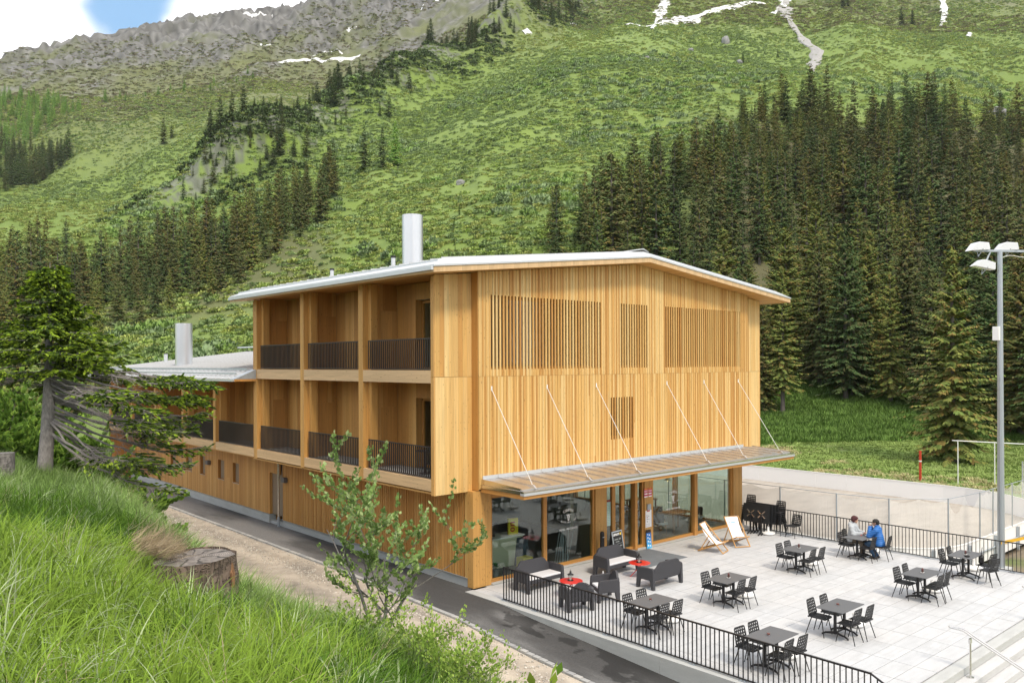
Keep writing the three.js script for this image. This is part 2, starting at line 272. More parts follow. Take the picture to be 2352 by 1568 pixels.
// east glazing along the rink side
for (const [z0, z1] of [[-3.3, -0.3], [-6.4, -3.4], [-9.5, -6.5], [-12.6, -9.6]]) {
  const w = new THREE.Group(); w.name = 'window'; lodge.add(w);
  M('pane', box(14.2, 14.212, 0.1, 2.7, z0 + .05, z1 - .05), glass, w); M('frame', mg([box(14.15, 14.28, 0.02, 0.1, z0, z1, 'z'), box(14.15, 14.28, 2.7, 2.8, z0, z1, 'z'), box(14.15, 14.28, 0.1, 2.7, z0, z0 + .06), box(14.15, 14.28, 0.1, 2.7, z1 - .06, z1)]), larchFrame, w);
}
M('east_head', box(14.15, 14.3, 2.805, GF, -12.7, -0.29, 'z'), larchFrame, lodge);
// interior
M('room_floor', box(0.15, 14.14, -0.08, 0.010, -12.6, -0.21), roomFloor, lodge); M('room_ceiling', box(0.15, 14.14, 2.74, 2.84, -12.6, -0.21), roomCeil, lodge);
M('room_back_wall', box(0.15, 8.2, 0.011, 2.735, -7.2, -7.0), roomWall, lodge); M('room_side_wall', box(0.1, 0.145, 0.011, 2.735, -7.0, -0.29), roomWall, lodge); M('partition_wall', box(8.2, 8.4, 0.011, 2.735, -12.6, -4.0), roomWall, lodge); M('rear_wall', box(8.4, 14.14, 0.011, 2.735, -12.65, -12.5), roomWall, lodge);
// --- plinth and slatted side wall under the balconies
M('plinth', box(0.03, 0.3, -0.5, 0.27, -12.98, -0.285, 'z'), concrete, lodge); M('drip_sheet', box(-0.02, 0.3, 0.272, 0.285, -12.98, -0.286, 'z'), galv, lodge);
M('wall_backing', box(0.08, 0.099, 0.29, GF, -12.98, -0.41), darkRoom, lodge);
function slatWall(parent, z0, z1, y0, y1, x, mats, pitch, name = 'slat') { // merged per tone: finer than can be picked apart
  const n = Math.floor((z1 - z0) / pitch), by = mats.map(() => []); for (let i = 0; i < n; i++) { const d = rb() * 0.008 + (i % 2 ? 0.012 : 0); by[(rb() * mats.length) | 0].push(box(x + d, x + 0.06, y0, y1, z0 + i * pitch + 0.006, z0 + (i + 1) * pitch - 0.006, 'y', rb)); }
  by.forEach((l, k) => l.length && stuff(M(name, mg(l), mats[k], parent)));
}
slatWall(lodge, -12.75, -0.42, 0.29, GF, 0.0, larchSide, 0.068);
// --- overhanging upper floors: soffit, end panels
M('overhang_soffit', box(-1.2, 0.2, GF + 0.002, 2.985, -12.9, -0.30, 'z'), larchSoffit, lodge); M('overhang_soffit', box(14.36, 16.1, GF + 0.02, 3.0, -12.9, -0.30, 'z'), larchSoffit, lodge);
for (const [x0, x1] of [[-1.2, 0.17], [14.79, 16.1]]) for (const [y0, y1] of [[2.91, 6.395], [6.405, 0]]) {
  const n = 8; for (let i = 0; i < n; i++) { const a = lerp(x0, x1, i / n), b = lerp(x0, x1, (i + 1) / n), ty = y1 || Math.min(roofY(a), roofY(b)) - 0.02; M('board', box(a + 0.0012, b - 0.0012, y0, ty, -0.30, -0.25 - (i % 2) * 0.0015, 'y', rb), pick(larchFront, rb), lodge); }
}
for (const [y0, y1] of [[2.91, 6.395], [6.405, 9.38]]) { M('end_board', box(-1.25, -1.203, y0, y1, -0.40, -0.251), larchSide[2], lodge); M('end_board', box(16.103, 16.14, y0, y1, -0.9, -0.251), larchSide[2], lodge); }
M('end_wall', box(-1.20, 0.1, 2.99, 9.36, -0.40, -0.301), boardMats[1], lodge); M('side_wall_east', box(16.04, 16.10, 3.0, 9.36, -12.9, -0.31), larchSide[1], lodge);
// --- balcony frame on the west side
const ZC = [-4.36, -8.52, -12.59];
for (const z of ZC) M('column', box(-1.25, -1.05, 2.99, roofY(-1.25) - 0.01, z - 0.14, z + 0.14), larchPost, lodge);
const bays = [[-4.22, -0.40], [-8.38, -4.50], [-12.45, -8.66]];
const levels = [[3.37, 6.22], [6.60, 9.44]];
for (const [z0, z1] of bays) {
  M('edge_beam', box(-1.248, -1.10, 3.03, 3.37, z0, z1, 'z', rb), larchPale, lodge); M('edge_beam', box(-1.248, -1.10, 6.22, 6.60, z0, z1, 'z', rb), larchPale, lodge);
  M('balcony_floor', box(-1.098, 0.1, 3.20, 3.36, z0 - .2, z1 - .001), concrete, lodge); M('balcony_floor', box(-1.098, 0.1, 6.24, 6.585, z0 - .2, z1 - .001), larchSoffit, lodge);
  levels.forEach(([y0, y1], lv) => {
    // back wall boards, with a glazed door at the near end
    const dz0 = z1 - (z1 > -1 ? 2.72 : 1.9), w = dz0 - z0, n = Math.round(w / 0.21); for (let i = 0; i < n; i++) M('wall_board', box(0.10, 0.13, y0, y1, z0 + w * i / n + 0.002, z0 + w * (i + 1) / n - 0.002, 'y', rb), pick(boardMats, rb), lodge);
    M('inner_wall', mg([box(.131, .30, y0, y1, z0 - .16, dz0 - .051), box(.131, .30, y0 + 2.301, y1, dz0 - .05, z1 + .09)]), roomWall, lodge); M('door_lintel', box(0.10, 0.13, y0 + 2.3, y1, dz0, z1, 'y', rb), pick(boardMats, rb), lodge); M('door_reveal', box(0.131, 0.45, y0, y0 + 2.3, dz0 - 0.05, dz0 - 0.001), boardMats[1], lodge);
    const dr = new THREE.Group(); dr.name = 'balcony_door'; lodge.add(dr); M('pane', box(0.40, 0.41, y0 + .08, y0 + 2.2, dz0 + .06, z1 - .1), glass, dr); M('frame', mg([box(0.36, 0.44, y0 + .005, y0 + .08, dz0, z1 - .05, 'z'), box(0.36, 0.44, y0 + 2.2, y0 + 2.3, dz0, z1 - .05, 'z'), box(0.36, 0.44, y0 + .08, y0 + 2.2, dz0, dz0 + .06), box(0.36, 0.44, y0 + .08, y0 + 2.2, z1 - 1.4, z1 - 1.32)]), larchSide[1], dr);
    // partition at the far end, with an inset service door leaf
    for (let i = 0; i < 6; i++) { const a = lerp(-1.04, 0.099, i / 6), b = lerp(-1.04, 0.099, (i + 1) / 6); M('partition_board', box(a + .002, b - .002, y0, y1 + (lv ? 0.06 : 0), z0 - 0.12, z0 - 0.002, 'y', rb), pick(boardMats, rb), lodge); }
    M('cupboard_door', box(-0.55, 0.07, y0 + .03, y0 + 1.98, z0 - 0.0015, z0 + 0.008, 'y', rb), pick(boardMats, rb), lodge);
    railing(lodge, z0 + 0.22, z1 - 0.01, y0, -1.17);
  });
}
function railing(parent, z0, z1, y, x) {
  const rl = new THREE.Group(); rl.name = 'balcony_railing'; parent.add(rl); M('top_rail', box(x - 0.02, x + 0.02, y + 0.93, y + 0.965, z0, z1), railBrown, rl); M('bottom_rail', box(x - 0.015, x + 0.015, y + 0.03, y + 0.06, z0, z1), railBrown, rl);
  const n = Math.round((z1 - z0) / 0.112), g = []; for (let i = 0; i <= n; i++) { const z = lerp(z0 + .02, z1 - .02, i / n); g.push(box(x - 0.016, x + 0.016, y + 0.06, y + 0.93, z - 0.013, z + 0.013)); } stuff(M('bars', mg(g), railBrown, rl));
}
for (const z of ZC) M('pier', box(-1.049, -0.8, 3.37, roofY(-1) - .02, z + 0.11, z + 0.34), larchPost, lodge);
// upper storeys: floors and partition walls of the rooms behind balconies and gable windows
M('storey_floor', box(.101, 16.03, 3.02, 3.2, -12.7, -.31), roomFloor, lodge); M('storey_floor', box(.101, 16.03, 6.26, 6.46, -12.7, -.31), roomFloor, lodge); M('storey_ceiling', box(.2, 16.0, 9.40, 9.44, -12.7, -.31), roomCeil, lodge);
for (const [y0, y1] of [[3.201, 6.259], [6.461, 9.399]]) { for (const x of [5.95, 8.75]) M('partition_wall', box(x, x + .12, y0, y1, -12.7, -.43), roomWall, lodge); M('partition_wall', box(.5, 16, y0, y1, -5.2, -5.1), roomWall, lodge); }
M('ceiling_boards', box(-1.1, 0.2, 9.46, 9.5, -12.6, -0.3, 'x'), larchSide[1], lodge);
M('rear_gable', box(-1.2, 16.1, 3.0, 9.36, -12.9, -12.72), larchSide[1], lodge);
// furniture on the lowest balcony is placed further down
// --- gable facade: slats
const OPEN = [[0.72, 5.66, 6.62, 8.90], [6.62, 8.22, 6.62, 8.90], [9.24, 14.18, 6.62, 8.90], [6.11, 7.43, 4.11, 5.58]];
const PITCH = 0.1398, F0 = 0.20, nS = 104, filler = larchFront.map(() => []), backs = [];
for (let i = 0; i < nS; i++) {
  const a = F0 + i * PITCH, top = roofY(a + .03) - 0.015;
  for (const [y0, y1] of [[2.985, 6.396], [6.404, top]]) { // the slats that run past the openings
    const j = rb() * 0.006; M('slat', box(a + 0.004, a + 0.066, y0, y1, 0.008, 0.052 + j, 'y', rb), pick(larchFront, rb), lodge);
  }
  const m = a + 0.074, e = a + 0.135, mid = (m + e) / 2; // the slats between them stop at the openings
  let segs = [[2.985, 6.396], [6.404, top]]; for (const [x0, x1, y0, y1] of OPEN) if (mid > x0 && mid < x1) segs = segs.flatMap(([s, t]) => y0 >= t || y1 <= s ? [[s, t]] : [[s, y0], [y1, t]]);
  if (rb() < 0.3) { const k = (rb() * segs.length) | 0, [s, t] = segs[k]; if (t - s > 1.2) { const c = lerp(s + .4, t - .4, rb()); segs.splice(k, 1, [s, c - .002], [c + .002, t]); } }
  for (const [s, t] of segs) if (t - s > 0.01) filler[(rb() * filler.length) | 0].push(box(m - .002, e + .003, s, t, 0.008, 0.044 + rb() * 0.006, 'y', rb));
}
filler.forEach((l, k) => stuff(M('filler_slats', mg(l), larchFront[k], lodge)));
// sheathing behind the slats, in panels round the openings
{
  const x0 = 0.19, x1 = 14.8, P = [[x0, x1, 2.985, 4.11], [x0, 6.11, 4.11, 5.58], [7.43, x1, 4.11, 5.58], [x0, x1, 5.58, 6.62], [x0, 0.72, 6.62, 8.9], [5.66, 6.62, 6.62, 8.9], [8.22, 9.24, 6.62, 8.9], [14.18, x1, 6.62, 8.9]];
  M('sheathing', mg(P.map(([a, b, c, d]) => box(a, b, c, d, -0.2, 0.006))), larchSide[1], lodge);
  M('gable_sheathing', prism([[x0, 8.9], [x1, 8.9], [x1, roofY(x1) - .02], [RIDGE, roofY(RIDGE) - .02], [x0, roofY(x0) - .02]], 'x', 'y', -0.2, 0.006), larchSide[1], lodge);
  for (const [a, b, c, d] of OPEN) {
    const w = new THREE.Group(); w.name = 'window'; lodge.add(w); M('pane', box(a + .08, b - .08, c + .08, d - .08, -0.36, -0.35), clearGlass, w);
    M('frame', mg([box(a, b, c, c + .08, -0.4, -0.3, 'x'), box(a, b, d - .08, d, -0.4, -0.3, 'x'), box(a, a + .08, c + .08, d - .08, -0.4, -0.3), box(b - .08, b, c + .08, d - .08, -0.4, -0.3)]), larchFrame, w);
    M('sill', box(a - .02, b + .02, c - .03, c - .002, -0.30, 0.004, 'x'), galv, w);
    M('reveal', mg([box(a - .05, a - .002, c, d, -.42, -0.201), box(b + .002, b + .05, c, d, -.42, -0.201), box(a - .05, b + .05, d + .002, d + .05, -.42, -0.201, 'x'), box(a - .05, b + .05, c - .08, c - .031, -.42, -0.301, 'x')]), larchSide[2], w);
  }
}
M('return_board', box(0.171, 0.189, 2.95, roofY(.18) - .02, -0.3, 0.045), larchSide[3], lodge); M('return_board', box(14.776, 14.788, 2.985, roofY(14.7) - .02, -0.245, 0.045), larchSide[3], lodge);
// --- roof: timber soffit and fascia, metal edge, sheet with standing seams
{
  const zf = 0.70, zb = -13.5, xl = -1.9, xr = 17.0, roof = new THREE.Group(); roof.name = 'roof'; lodge.add(roof);
  const sect = (dy0, dy1, i = 0) => [[xl + i, roofY(xl + i) + dy0], [RIDGE, roofY(RIDGE) + dy0], [xr - i, roofY(xr - i) + dy0], [xr - i, roofY(xr - i) + dy1], [RIDGE, roofY(RIDGE) + dy1], [xl + i, roofY(xl + i) + dy1]];
  // soffit planks, visible from below along the eaves and gable
  const soff = [[], [], []]; for (const [a, b] of [[xl, RIDGE], [RIDGE, xr]]) { const n = 44; for (let i = 0; i < n; i++) { const p = lerp(a, b, i / n) + 0.003, q = lerp(a, b, (i + 1) / n) - 0.003; soff[i % 3].push(prism([[p, roofY(p)], [q, roofY(q)], [q, roofY(q) + .02], [p, roofY(p) + .02]], 'x', 'y', zb, zf - 0.021)); } }
  soff.forEach((g, k) => stuff(M('soffit_planks', mg(g), [larchSoffit, boardMats[0], boardMats[2]][k], roof)));
  M('roof_deck', prism(sect(0.021, 0.16), 'x', 'y', zb + .01, zf - 0.021), boardMats[1], roof);
  M('fascia', prism([[xl, roofY(xl)], [RIDGE, roofY(RIDGE)], [RIDGE, roofY(RIDGE) + .165], [xl, roofY(xl) + .165]], 'x', 'y', zf - .02, zf), larchPale, roof); M('fascia', prism([[RIDGE, roofY(RIDGE)], [xr, roofY(xr)], [xr, roofY(xr) + .165], [RIDGE, roofY(RIDGE) + .165]], 'x', 'y', zf - .02, zf), larchPale, roof);
  M('fascia', box(xl - .02, xl - .001, roofY(xl), roofY(xl) + .12, zb, zf, 'z'), larchPale, roof); M('fascia', box(xr + .001, xr + .02, roofY(xr), roofY(xr) + .165, zb, zf, 'z'), larchPale, roof);
  // metal edge: drip strip, then a sloping apron up to the raised sheet
  M('edge_strip', prism(sect(0.165, 0.215, -0.03), 'x', 'y', zb - .03, zf + .03), zinc, roof);
  const lo = (x) => roofY(x) + .216, hi = (x) => roofY(x) + .42, i = 0.62, A = [[xl - .03, zf + .03], [RIDGE, zf + .03], [xr + .03, zf + .03], [xr + .03, zb - .03], [RIDGE, zb - .03], [xl - .03, zb - .03]], B = [[xl + i, zf - .34], [RIDGE, zf - .34], [xr - i, zf - .34], [xr - i, zb + .34], [RIDGE, zb + .34], [xl + i, zb + .34]];
  for (let k = 0; k < 6; k++) { const a = A[k], b = A[(k + 1) % 6], c = B[(k + 1) % 6], d = B[k], P = [a, b].flatMap(p => [p[0], lo(p[0]), p[1]]).concat([c, d].flatMap(p => [p[0], hi(p[0]), p[1]])); M('edge_apron', buf(P, [0, 1, 2, 0, 2, 3], [0, 0, 3, 0, 3, 1, 0, 1]), zinc, roof); }
  for (const [a, b] of [[xl + i, RIDGE], [RIDGE, xr - i]]) { M('roof_sheet', prism([[a, hi(a) - .03], [b, hi(b) - .03], [b, hi(b) + .001], [a, hi(a) + .001]], 'x', 'y', zb + .34, zf - .34), zincRoof, roof); for (let z = zb + .5; z < zf - .4; z += 0.55) M('standing_seam', prism([[a, hi(a)], [b, hi(b)], [b, hi(b) + .035], [a, hi(a) + .035]], 'x', 'y', z - .01, z + .01), zincRoof, roof); }
  M('ridge_cap', prism([[RIDGE - .55, hi(RIDGE - .55) + .03], [RIDGE, hi(RIDGE) + .1], [RIDGE + .3, hi(RIDGE + .3) + .03], [RIDGE, hi(RIDGE) + .06]], 'x', 'y', zb + .3, zf - .3), zinc, roof);
  for (const x of [-1.55, -0.95]) M('snow_guard', box(x - .015, x + .015, hi(x) - .12, hi(x) - .04, zb, zf - .3), zinc, roof);
  M('gutter', box(xl - .10, xl - .021, roofY(xl) + .06, roofY(xl) + .164, zb, zf - .01, 'z'), zinc, roof);
  const ch = M('chimney', new THREE.CylinderGeometry(.42, .42, 3.0, 40, 1, false), steel, lodge); ch.position.set(3.4, 11.27, -8.1); for (const y of [-.55, 1.45]) M('band', new THREE.CylinderGeometry(.426, .426, .035, 40), steel, ch).position.y = y;
  for (const [x, z] of [[0.2, -4.6], [.6, -9.6]]) { const v = M('vent_pipe', new THREE.CylinderGeometry(.075, .075, .55, 16), zinc, lodge); v.position.set(x, roofY(x) + .6, z); M('vent_cap', new THREE.CylinderGeometry(.09, .09, .07, 16), black, v).position.y = .3; }
}
// --- canopy over the terrace doors
{
  const x0 = 0.27, x1 = 15.0, zo = 1.98, can = new THREE.Group(); can.name = 'canopy'; lodge.add(can); const ty = (z) => 3.27 - z * 0.055;
  M('canopy_deck', mg([box(x0 + .02, x1 - .02, 2.93, 3.03, 0.06, zo - .03, 'x')]), larchSoffit, can);
  M('edge_board', box(x0, x1, 2.90, 3.0, zo - .028, zo, 'x'), larchFrame, can); M('edge_board', box(x0, x0 + .018, 2.9, 3.0, 0.06, zo - .03, 'z'), larchFrame, can);
  M('gutter', box(x0 - .02, x1 + .02, 3.002, 3.075, zo - .12, zo + .04, 'x'), zinc, can); M('gutter', box(x0 - .02, x1 + .02, 3.077, 3.13, zo - .10, zo + .03, 'x'), inox, can);
  M('side_strip', box(x0 - .02, x0 + .10, 3.032, 3.13, 0.06, zo - .121, 'z'), inox, can); M('side_strip', prism([[0.06, 3.131], [zo - .15, 3.131], [zo - .15, ty(zo - .15) + .03], [.06, ty(0) + .03]], 'z', 'y', x0 + .02, x0 + .05), inox, can); M('side_strip', box(x1 - .10, x1 + .02, 3.032, 3.13, 0.06, zo - .121, 'z'), inox, can);
  const n = 24; for (let i = 0; i < n; i++) { // trays between the seams, each with its upstand at the wall
    const a = lerp(x0 + .06, x1 - .04, i / n), b = lerp(x0 + .06, x1 - .04, (i + 1) / n);
    M('sheet_tray', prism([[.08, 3.034], [zo - .13, 3.034], [zo - .13, ty(zo - .13)], [.08, ty(.08)]], 'z', 'y', a + .004, b - .004), canopySheet, can); M('seam', prism([[.10, ty(.1)], [zo - .22, ty(zo - .22)], [zo - .2, ty(zo - .2) + .012], [zo - .24, ty(zo - .24) + .035], [.10, ty(.1) + .035]], 'z', 'y', b - .004, b + .004), canopySheet, can);
    if (b < 14.8) M('upstand', box(a + .006, b - .006, ty(.08) + .004, 3.385, 0.058, 0.072, 'x'), zinc, can);
  }
  [0.70, 3.05, 5.40, 9.28, 11.62, 14.0].forEach((x, k) => { const r = M('tie_rod', mg([rod([x, 6.02, .06], [x + (k > 4 ? .3 : .12), 3.22, 1.78], .0095, .0095, 8), box(x - .02, x + .02, 5.96, 6.10, .05, .075)]), whitePaint, can); M('bracket', prism([[1.62, 3.17], [1.93, 3.14], [1.93, 3.165], [1.8, 3.26], [1.75, 3.26]], 'z', 'y', x + .10 + (k > 4 ? .18 : 0), x + .14 + (k > 4 ? .18 : 0)), inox, r); });
}
// drain pipe and wall lamps of the west side
{
  const p = M('drain_pipe', mg([rod([-.1, 0, -12.93], [-.1, 3.03, -12.93], .045, .045, 14)]), inox, lodge); M('pipe_shoe', rod([-.1, 0, -12.93], [-.1, .42, -12.93], .055, .055, 14), galv, p);
  for (const [z, par] of [[-12.45, lodge], [-20.75, annex]]) M('wall_lamp', new RoundedBoxGeometry(.16, .2, .3, 2, .008), std(.12, .12, .13, .6), par).position.set(-.085, 2.0, z);
}

// ---------- annex ----------
{
  const zN = -13.0, zF = -33.2; // near and far end
  M('plinth', box(-.02, .28, -.5, .36, zF, -14.0, 'z'), concrete, annex); M('drip_sheet', box(-.05, .28, .362, .375, zF, -14.0, 'z'), galv, annex); M('plinth', box(.03, .28, -.5, .1, -14, zN, 'z'), concrete, annex);
  // ground floor wall in boards, with openings
  const holes = [[-24.0, -23.1], [-21.99, -21.34], [-19.69, -18.95], [-17.92, -17.22], [-26.3, -25.5]]; const zs = [zF]; let z = zF; const put = (a, b, y0, y1) => { const n = Math.max(1, Math.round((b - a) / 0.145)); for (let i = 0; i < n; i++) M('wall_board', box(0 + rb() * .004, .05, y0, y1, a + (b - a) * i / n + .0015, a + (b - a) * (i + 1) / n - .0015, 'y', rb), pick(larchSide, rb), annex); };
  holes.sort((a, b) => a[0] - b[0]); let c = zF; for (const [a, b] of holes) { put(c, a, .38, GF + .05); put(a, b, 2.24, GF + .05); put(a, b, .38, 1.32); c = b; } put(c, -14.0, .38, GF + .05); put(-14.0, zN - .005, 2.16, GF + .05);
  for (const [a, b] of holes) { const w = new THREE.Group(); w.name = 'window'; annex.add(w); M('pane', box(.30, .31, 1.33, 2.23, a + .01, b - .01), glass, w); M('frame', mg([box(.051, .34, 1.32, 1.335, a, b), box(.051, .34, 2.225, 2.24, a, b), box(.051, .34, 1.336, 2.224, a - .02, a + .012), box(.051, .34, 1.336, 2.224, b - .012, b + .02)]), larchSide[1], w); M('sill', box(-.02, .3, 1.306, 1.3195, a - .01, b + .01), galv, w); M('dark_niche', box(.42, .45, 1.2, 2.4, a - .3, b + .3), darkRoom, w); }
  M('hatch', box(-.008, -.001, .95, 1.5, -18.62, -18.2, 'y'), larchSide[0], annex);
  M('door_niche', mg([box(.05, .9, 0.1, 2.16, -14.06, -14.005), box(.9, .95, .1, 2.2, -14.1, zN)]), larchSide[2], annex); M('entrance_door', box(.6, .66, .1, 2.14, -13.95, -13.05), larchSide[1], annex);
  M('soffit', box(-1.2, .1, GF + .052, 3.03, zF, zN, 'z'), larchSoffit, annex);
  // balcony level
  const cols = [-16.92, -20.9, -24.92, -28.86, -33.0]; for (const q of cols) { M('column', box(-1.25, -1.08, 3.031, 6.12, q - .13, q + .13), larchPost, annex); M('pier', box(-1.079, -.8, 3.37, 6.1, q + .1, q + .3), larchPost, annex); }
  let e = -12.76; for (const q of cols) { const a = q + .14, b = e - .005; M('edge_beam', box(-1.248, -1.1, 3.03, 3.37, a, b, 'z', rb), larchPale, annex); M('balcony_floor', box(-1.098, .1, 3.2, 3.36, a - .2, b), concrete, annex); const n = 19; for (let i = 0; i < n; i++) M('wall_board', box(.1, .13, 3.37, 6.2, lerp(a, b, i / n) + .002, lerp(a, b, (i + 1) / n) - .002, 'y', rb), pick(boardMats, rb), annex); for (let i = 0; i < 5; i++) M('partition_board', box(lerp(-1.04, .099, i / 5) + .002, lerp(-1.04, .099, (i + 1) / 5) - .002, 3.37, 6.1, a - .12, a - .002, 'y', rb), pick(boardMats, rb), annex); railing(annex, a + .2, b - .03, 3.37, -1.17); e = q - .14; }
  M('body_wall', box(.131, .2, .38, 6.2, zF, -12.95), darkRoom, annex); M('far_wall', box(-1.2, 15.9, 0, 6.2, zF - .1, zF), larchSide[1], annex);
  // roof
  const ry = (x) => 6.12 + (9.7 - Math.abs(x - RIDGE)) * 0.118, xl = -2.15, zb = -34, zf = -12.92, roof = new THREE.Group(); roof.name = 'roof'; annex.add(roof);
  M('soffit_deck', prism([[xl, ry(xl)], [RIDGE, ry(RIDGE)], [17, ry(17)], [17, ry(17) + .1], [RIDGE, ry(RIDGE) + .1], [xl, ry(xl) + .1]], 'x', 'y', zb, zf), larchSoffit, roof);
  M('fascia', box(xl - .02, xl - .001, ry(xl) - .01, ry(xl) + .07, zb, -12.5, 'z'), larchPale, roof); M('eave_return', box(xl, -1.26, ry(xl) + .0, ry(xl) + .09, -12.915, -12.5, 'z'), larchFrame, roof);
  M('gutter', box(xl - .1, xl - .021, ry(xl) + .0, ry(xl) + .09, zb, -12.5, 'z'), zinc, roof);
  M('apron', prism([[xl - .02, ry(xl) + .1], [-1.3, ry(-1.3) + .34], [-1.3, ry(-1.3) + .14], [xl + .2, ry(xl + .2) + .101]], 'x', 'y', zb, zf), zincRoof, roof);
  M('apron_end', prism([[xl - .02, ry(xl) + .091], [-1.252, ry(xl) + .091], [-1.252, ry(-1.25) + .36], [-1.32, ry(-1.3) + .345]], 'x', 'y', -12.919, -12.5), galv, roof);
  for (let q = zb + .3; q < zf; q += .5) M('standing_seam', prism([[xl, ry(xl) + .112], [-1.3, ry(-1.3) + .341], [-1.3, ry(-1.3) + .37], [xl, ry(xl) + .14]], 'x', 'y', q - .012, q + .012), zinc, roof);
  M('roof_sheet', prism([[-1.3, ry(-1.3) + .38], [RIDGE, ry(RIDGE) + .38], [RIDGE, ry(RIDGE) + .3], [-1.3, ry(-1.3) + .30]], 'x', 'y', zb, zf - .02), zincRoof, roof); M('roof_sheet', prism([[RIDGE, ry(RIDGE) + .38], [17, ry(17) + .38], [17, ry(17) + .3], [RIDGE, ry(RIDGE) + .30]], 'x', 'y', zb, zf - .02), zincRoof, roof);
  for (let q = zb + .3; q < zf - .1; q += .55) M('standing_seam', prism([[-1.3, ry(-1.3) + .381], [RIDGE, ry(RIDGE) + .381], [RIDGE, ry(RIDGE) + .42], [-1.3, ry(-1.3) + .42]], 'x', 'y', q - .01, q + .01), zincRoof, roof);
  M('snow_guard', box(-1.45, -1.42, ry(-1.4) + .36, ry(-1.4) + .44, zb, zf - .05), galv, roof); M('snow_guard', box(-1.9, -1.87, ry(-1.9) + .25, ry(-1.9) + .31, zb, zf - .05), galv, roof);
  const ch = M('chimney', new THREE.CylinderGeometry(.43, .43, 2.7, 40), steel, annex); ch.position.set(0.1, 7.62, -24.5); M('band', new THREE.CylinderGeometry(.436, .436, .04, 40), steel, ch).position.y = .35;
  for (const [x, zz] of [[1.5, -31.5], [4.8, -26.0], [3.2, -17.5]]) { const v = M('vent_pipe', new THREE.CylinderGeometry(.11, .11, .6, 16), zinc, annex); v.position.set(x, ry(x) + .6, zz); M('vent_cap', new THREE.CylinderGeometry(.12, .12, .05, 16), black, v).position.y = .32; }
  M('ridge_rail', mg([rod([6.6, ry(6.6) + .75, -33], [6.6, ry(6.6) + .75, -13.2], .04, .04, 8)]), zinc, roof);
}
// ---------- terrace, steps, road, track, rink ----------
const rt_ = rng(31);
const slabMats = [[.58, .59, .605], [.565, .577, .593], [.595, .602, .613], [.573, .583, .595]].map(c => std(...c, 0.85, { map: concreteTex, bumpMap: concreteTex, bumpScale: 0.0015 }));
{
  const terrace = new THREE.Group(); terrace.name = 'terrace'; terrace.userData = { kind: 'structure' }; scene.add(terrace);
  M('bed', box(-0.06, 14.2, -0.6, -0.045, 0.07, 12.0), std(.16, .16, .16, .9), terrace);
  const cells = []; for (let i = -4; i <= 10; i++) for (let k = -21; k <= 4; k++) { const x0 = Math.max(-0.06, 4.45 + i * 1.03 - 1.03), x1 = Math.min(14.2, 4.45 + i * 1.03), z1 = Math.min(12.0, 10.05 + k * 0.48), z0 = Math.max(0.07, z1 - 0.48); if (x1 - x0 < .05 || z1 - z0 < .05) continue; cells.push([x0, x1, z0, z1, Math.hypot((x0 + x1) / 2 - EYE.x, (z0 + z1) / 2 - EYE.z) / (x1 - x0)]); }
  cells.sort((a, b) => a[4] - b[4]); const rest = [];
  cells.forEach(([x0, x1, z0, z1], n) => { const g = box(x0 + .006, x1 - .006, -0.04, -0.002 * rt_(), z0 + .006, z1 - .006, 'x', rt_); if (n < 300) M('slab', g, pick(slabMats, rt_), terrace); else rest.push(g); });
  stuff(M('far_slabs', mg(rest), slabMats[0], terrace));
  M('border_strip', box(0.3, 14.2, -0.3, 0.0, 12.004, 12.28, 'x'), concrete, terrace);
  // side wall along the lane: cast in lengths
  for (let i = 0; i < 6; i++) M('wall_length', box(-0.36, -0.064, -1.6, 0.012, lerp(0.06, 14.6, i / 6) + .003, lerp(0.06, 14.6, (i + 1) / 6) - .003, 'z', rt_), concrete, terrace);
  M('east_edge', box(14.21, 14.38, -1.6, 0.0, 0.07, 12.28, 'z'), concrete, terrace); M('doorstep', box(0.5, 14.2, -0.2, 0.0, -0.2, 0.065, 'x'), concrete, terrace);
}
{
  const st = thing('staircase', 'broad concrete steps leading down from the edge of the terrace', 'steps'); for (let k = 1; k <= 8; k++) M('step', box(0.3, 16.5, -2.2 - k * .002, -0.16 * k, 12.2 + 0.29 * k - .2, 12.28 + 0.29 * k, 'x', rt_), std(.60, .60, .60, .85, { map: concreteTex }), st);
  const hr = (x, label) => { const h = thing('handrail', label, 'handrail', [x, 0, 12.41], 0, 'stainless stair handrails'); const s = .055; M('rail_loop', tube([[s, -.4, 2.5], [s, .74, .10], [s, .85, -.12], [s, .86, -.30], [s * .7, .86, -.42], [-s * .7, .86, -.42], [-s, .86, -.30], [-s, .85, -.12], [-s, .74, .10], [-s, -.4, 2.5]], .021, 120, 10), inox, h); M('post', rod([0, -.16, 0], [0, .62, 0], .021, .021, 12), inox, h); M('base_plate', new THREE.CylinderGeometry(.075, .075, .02, 24), inox, h).position.set(0, -.15, 0); M('bracket', box(-.05, .05, .6, .7, -.02, .02), inox, h); return h; };
  hr(4.08, 'stainless tube handrail with rounded end on steps nearest the tables'); hr(8.95, 'stainless handrail end at right edge of the photo, further along steps');
}
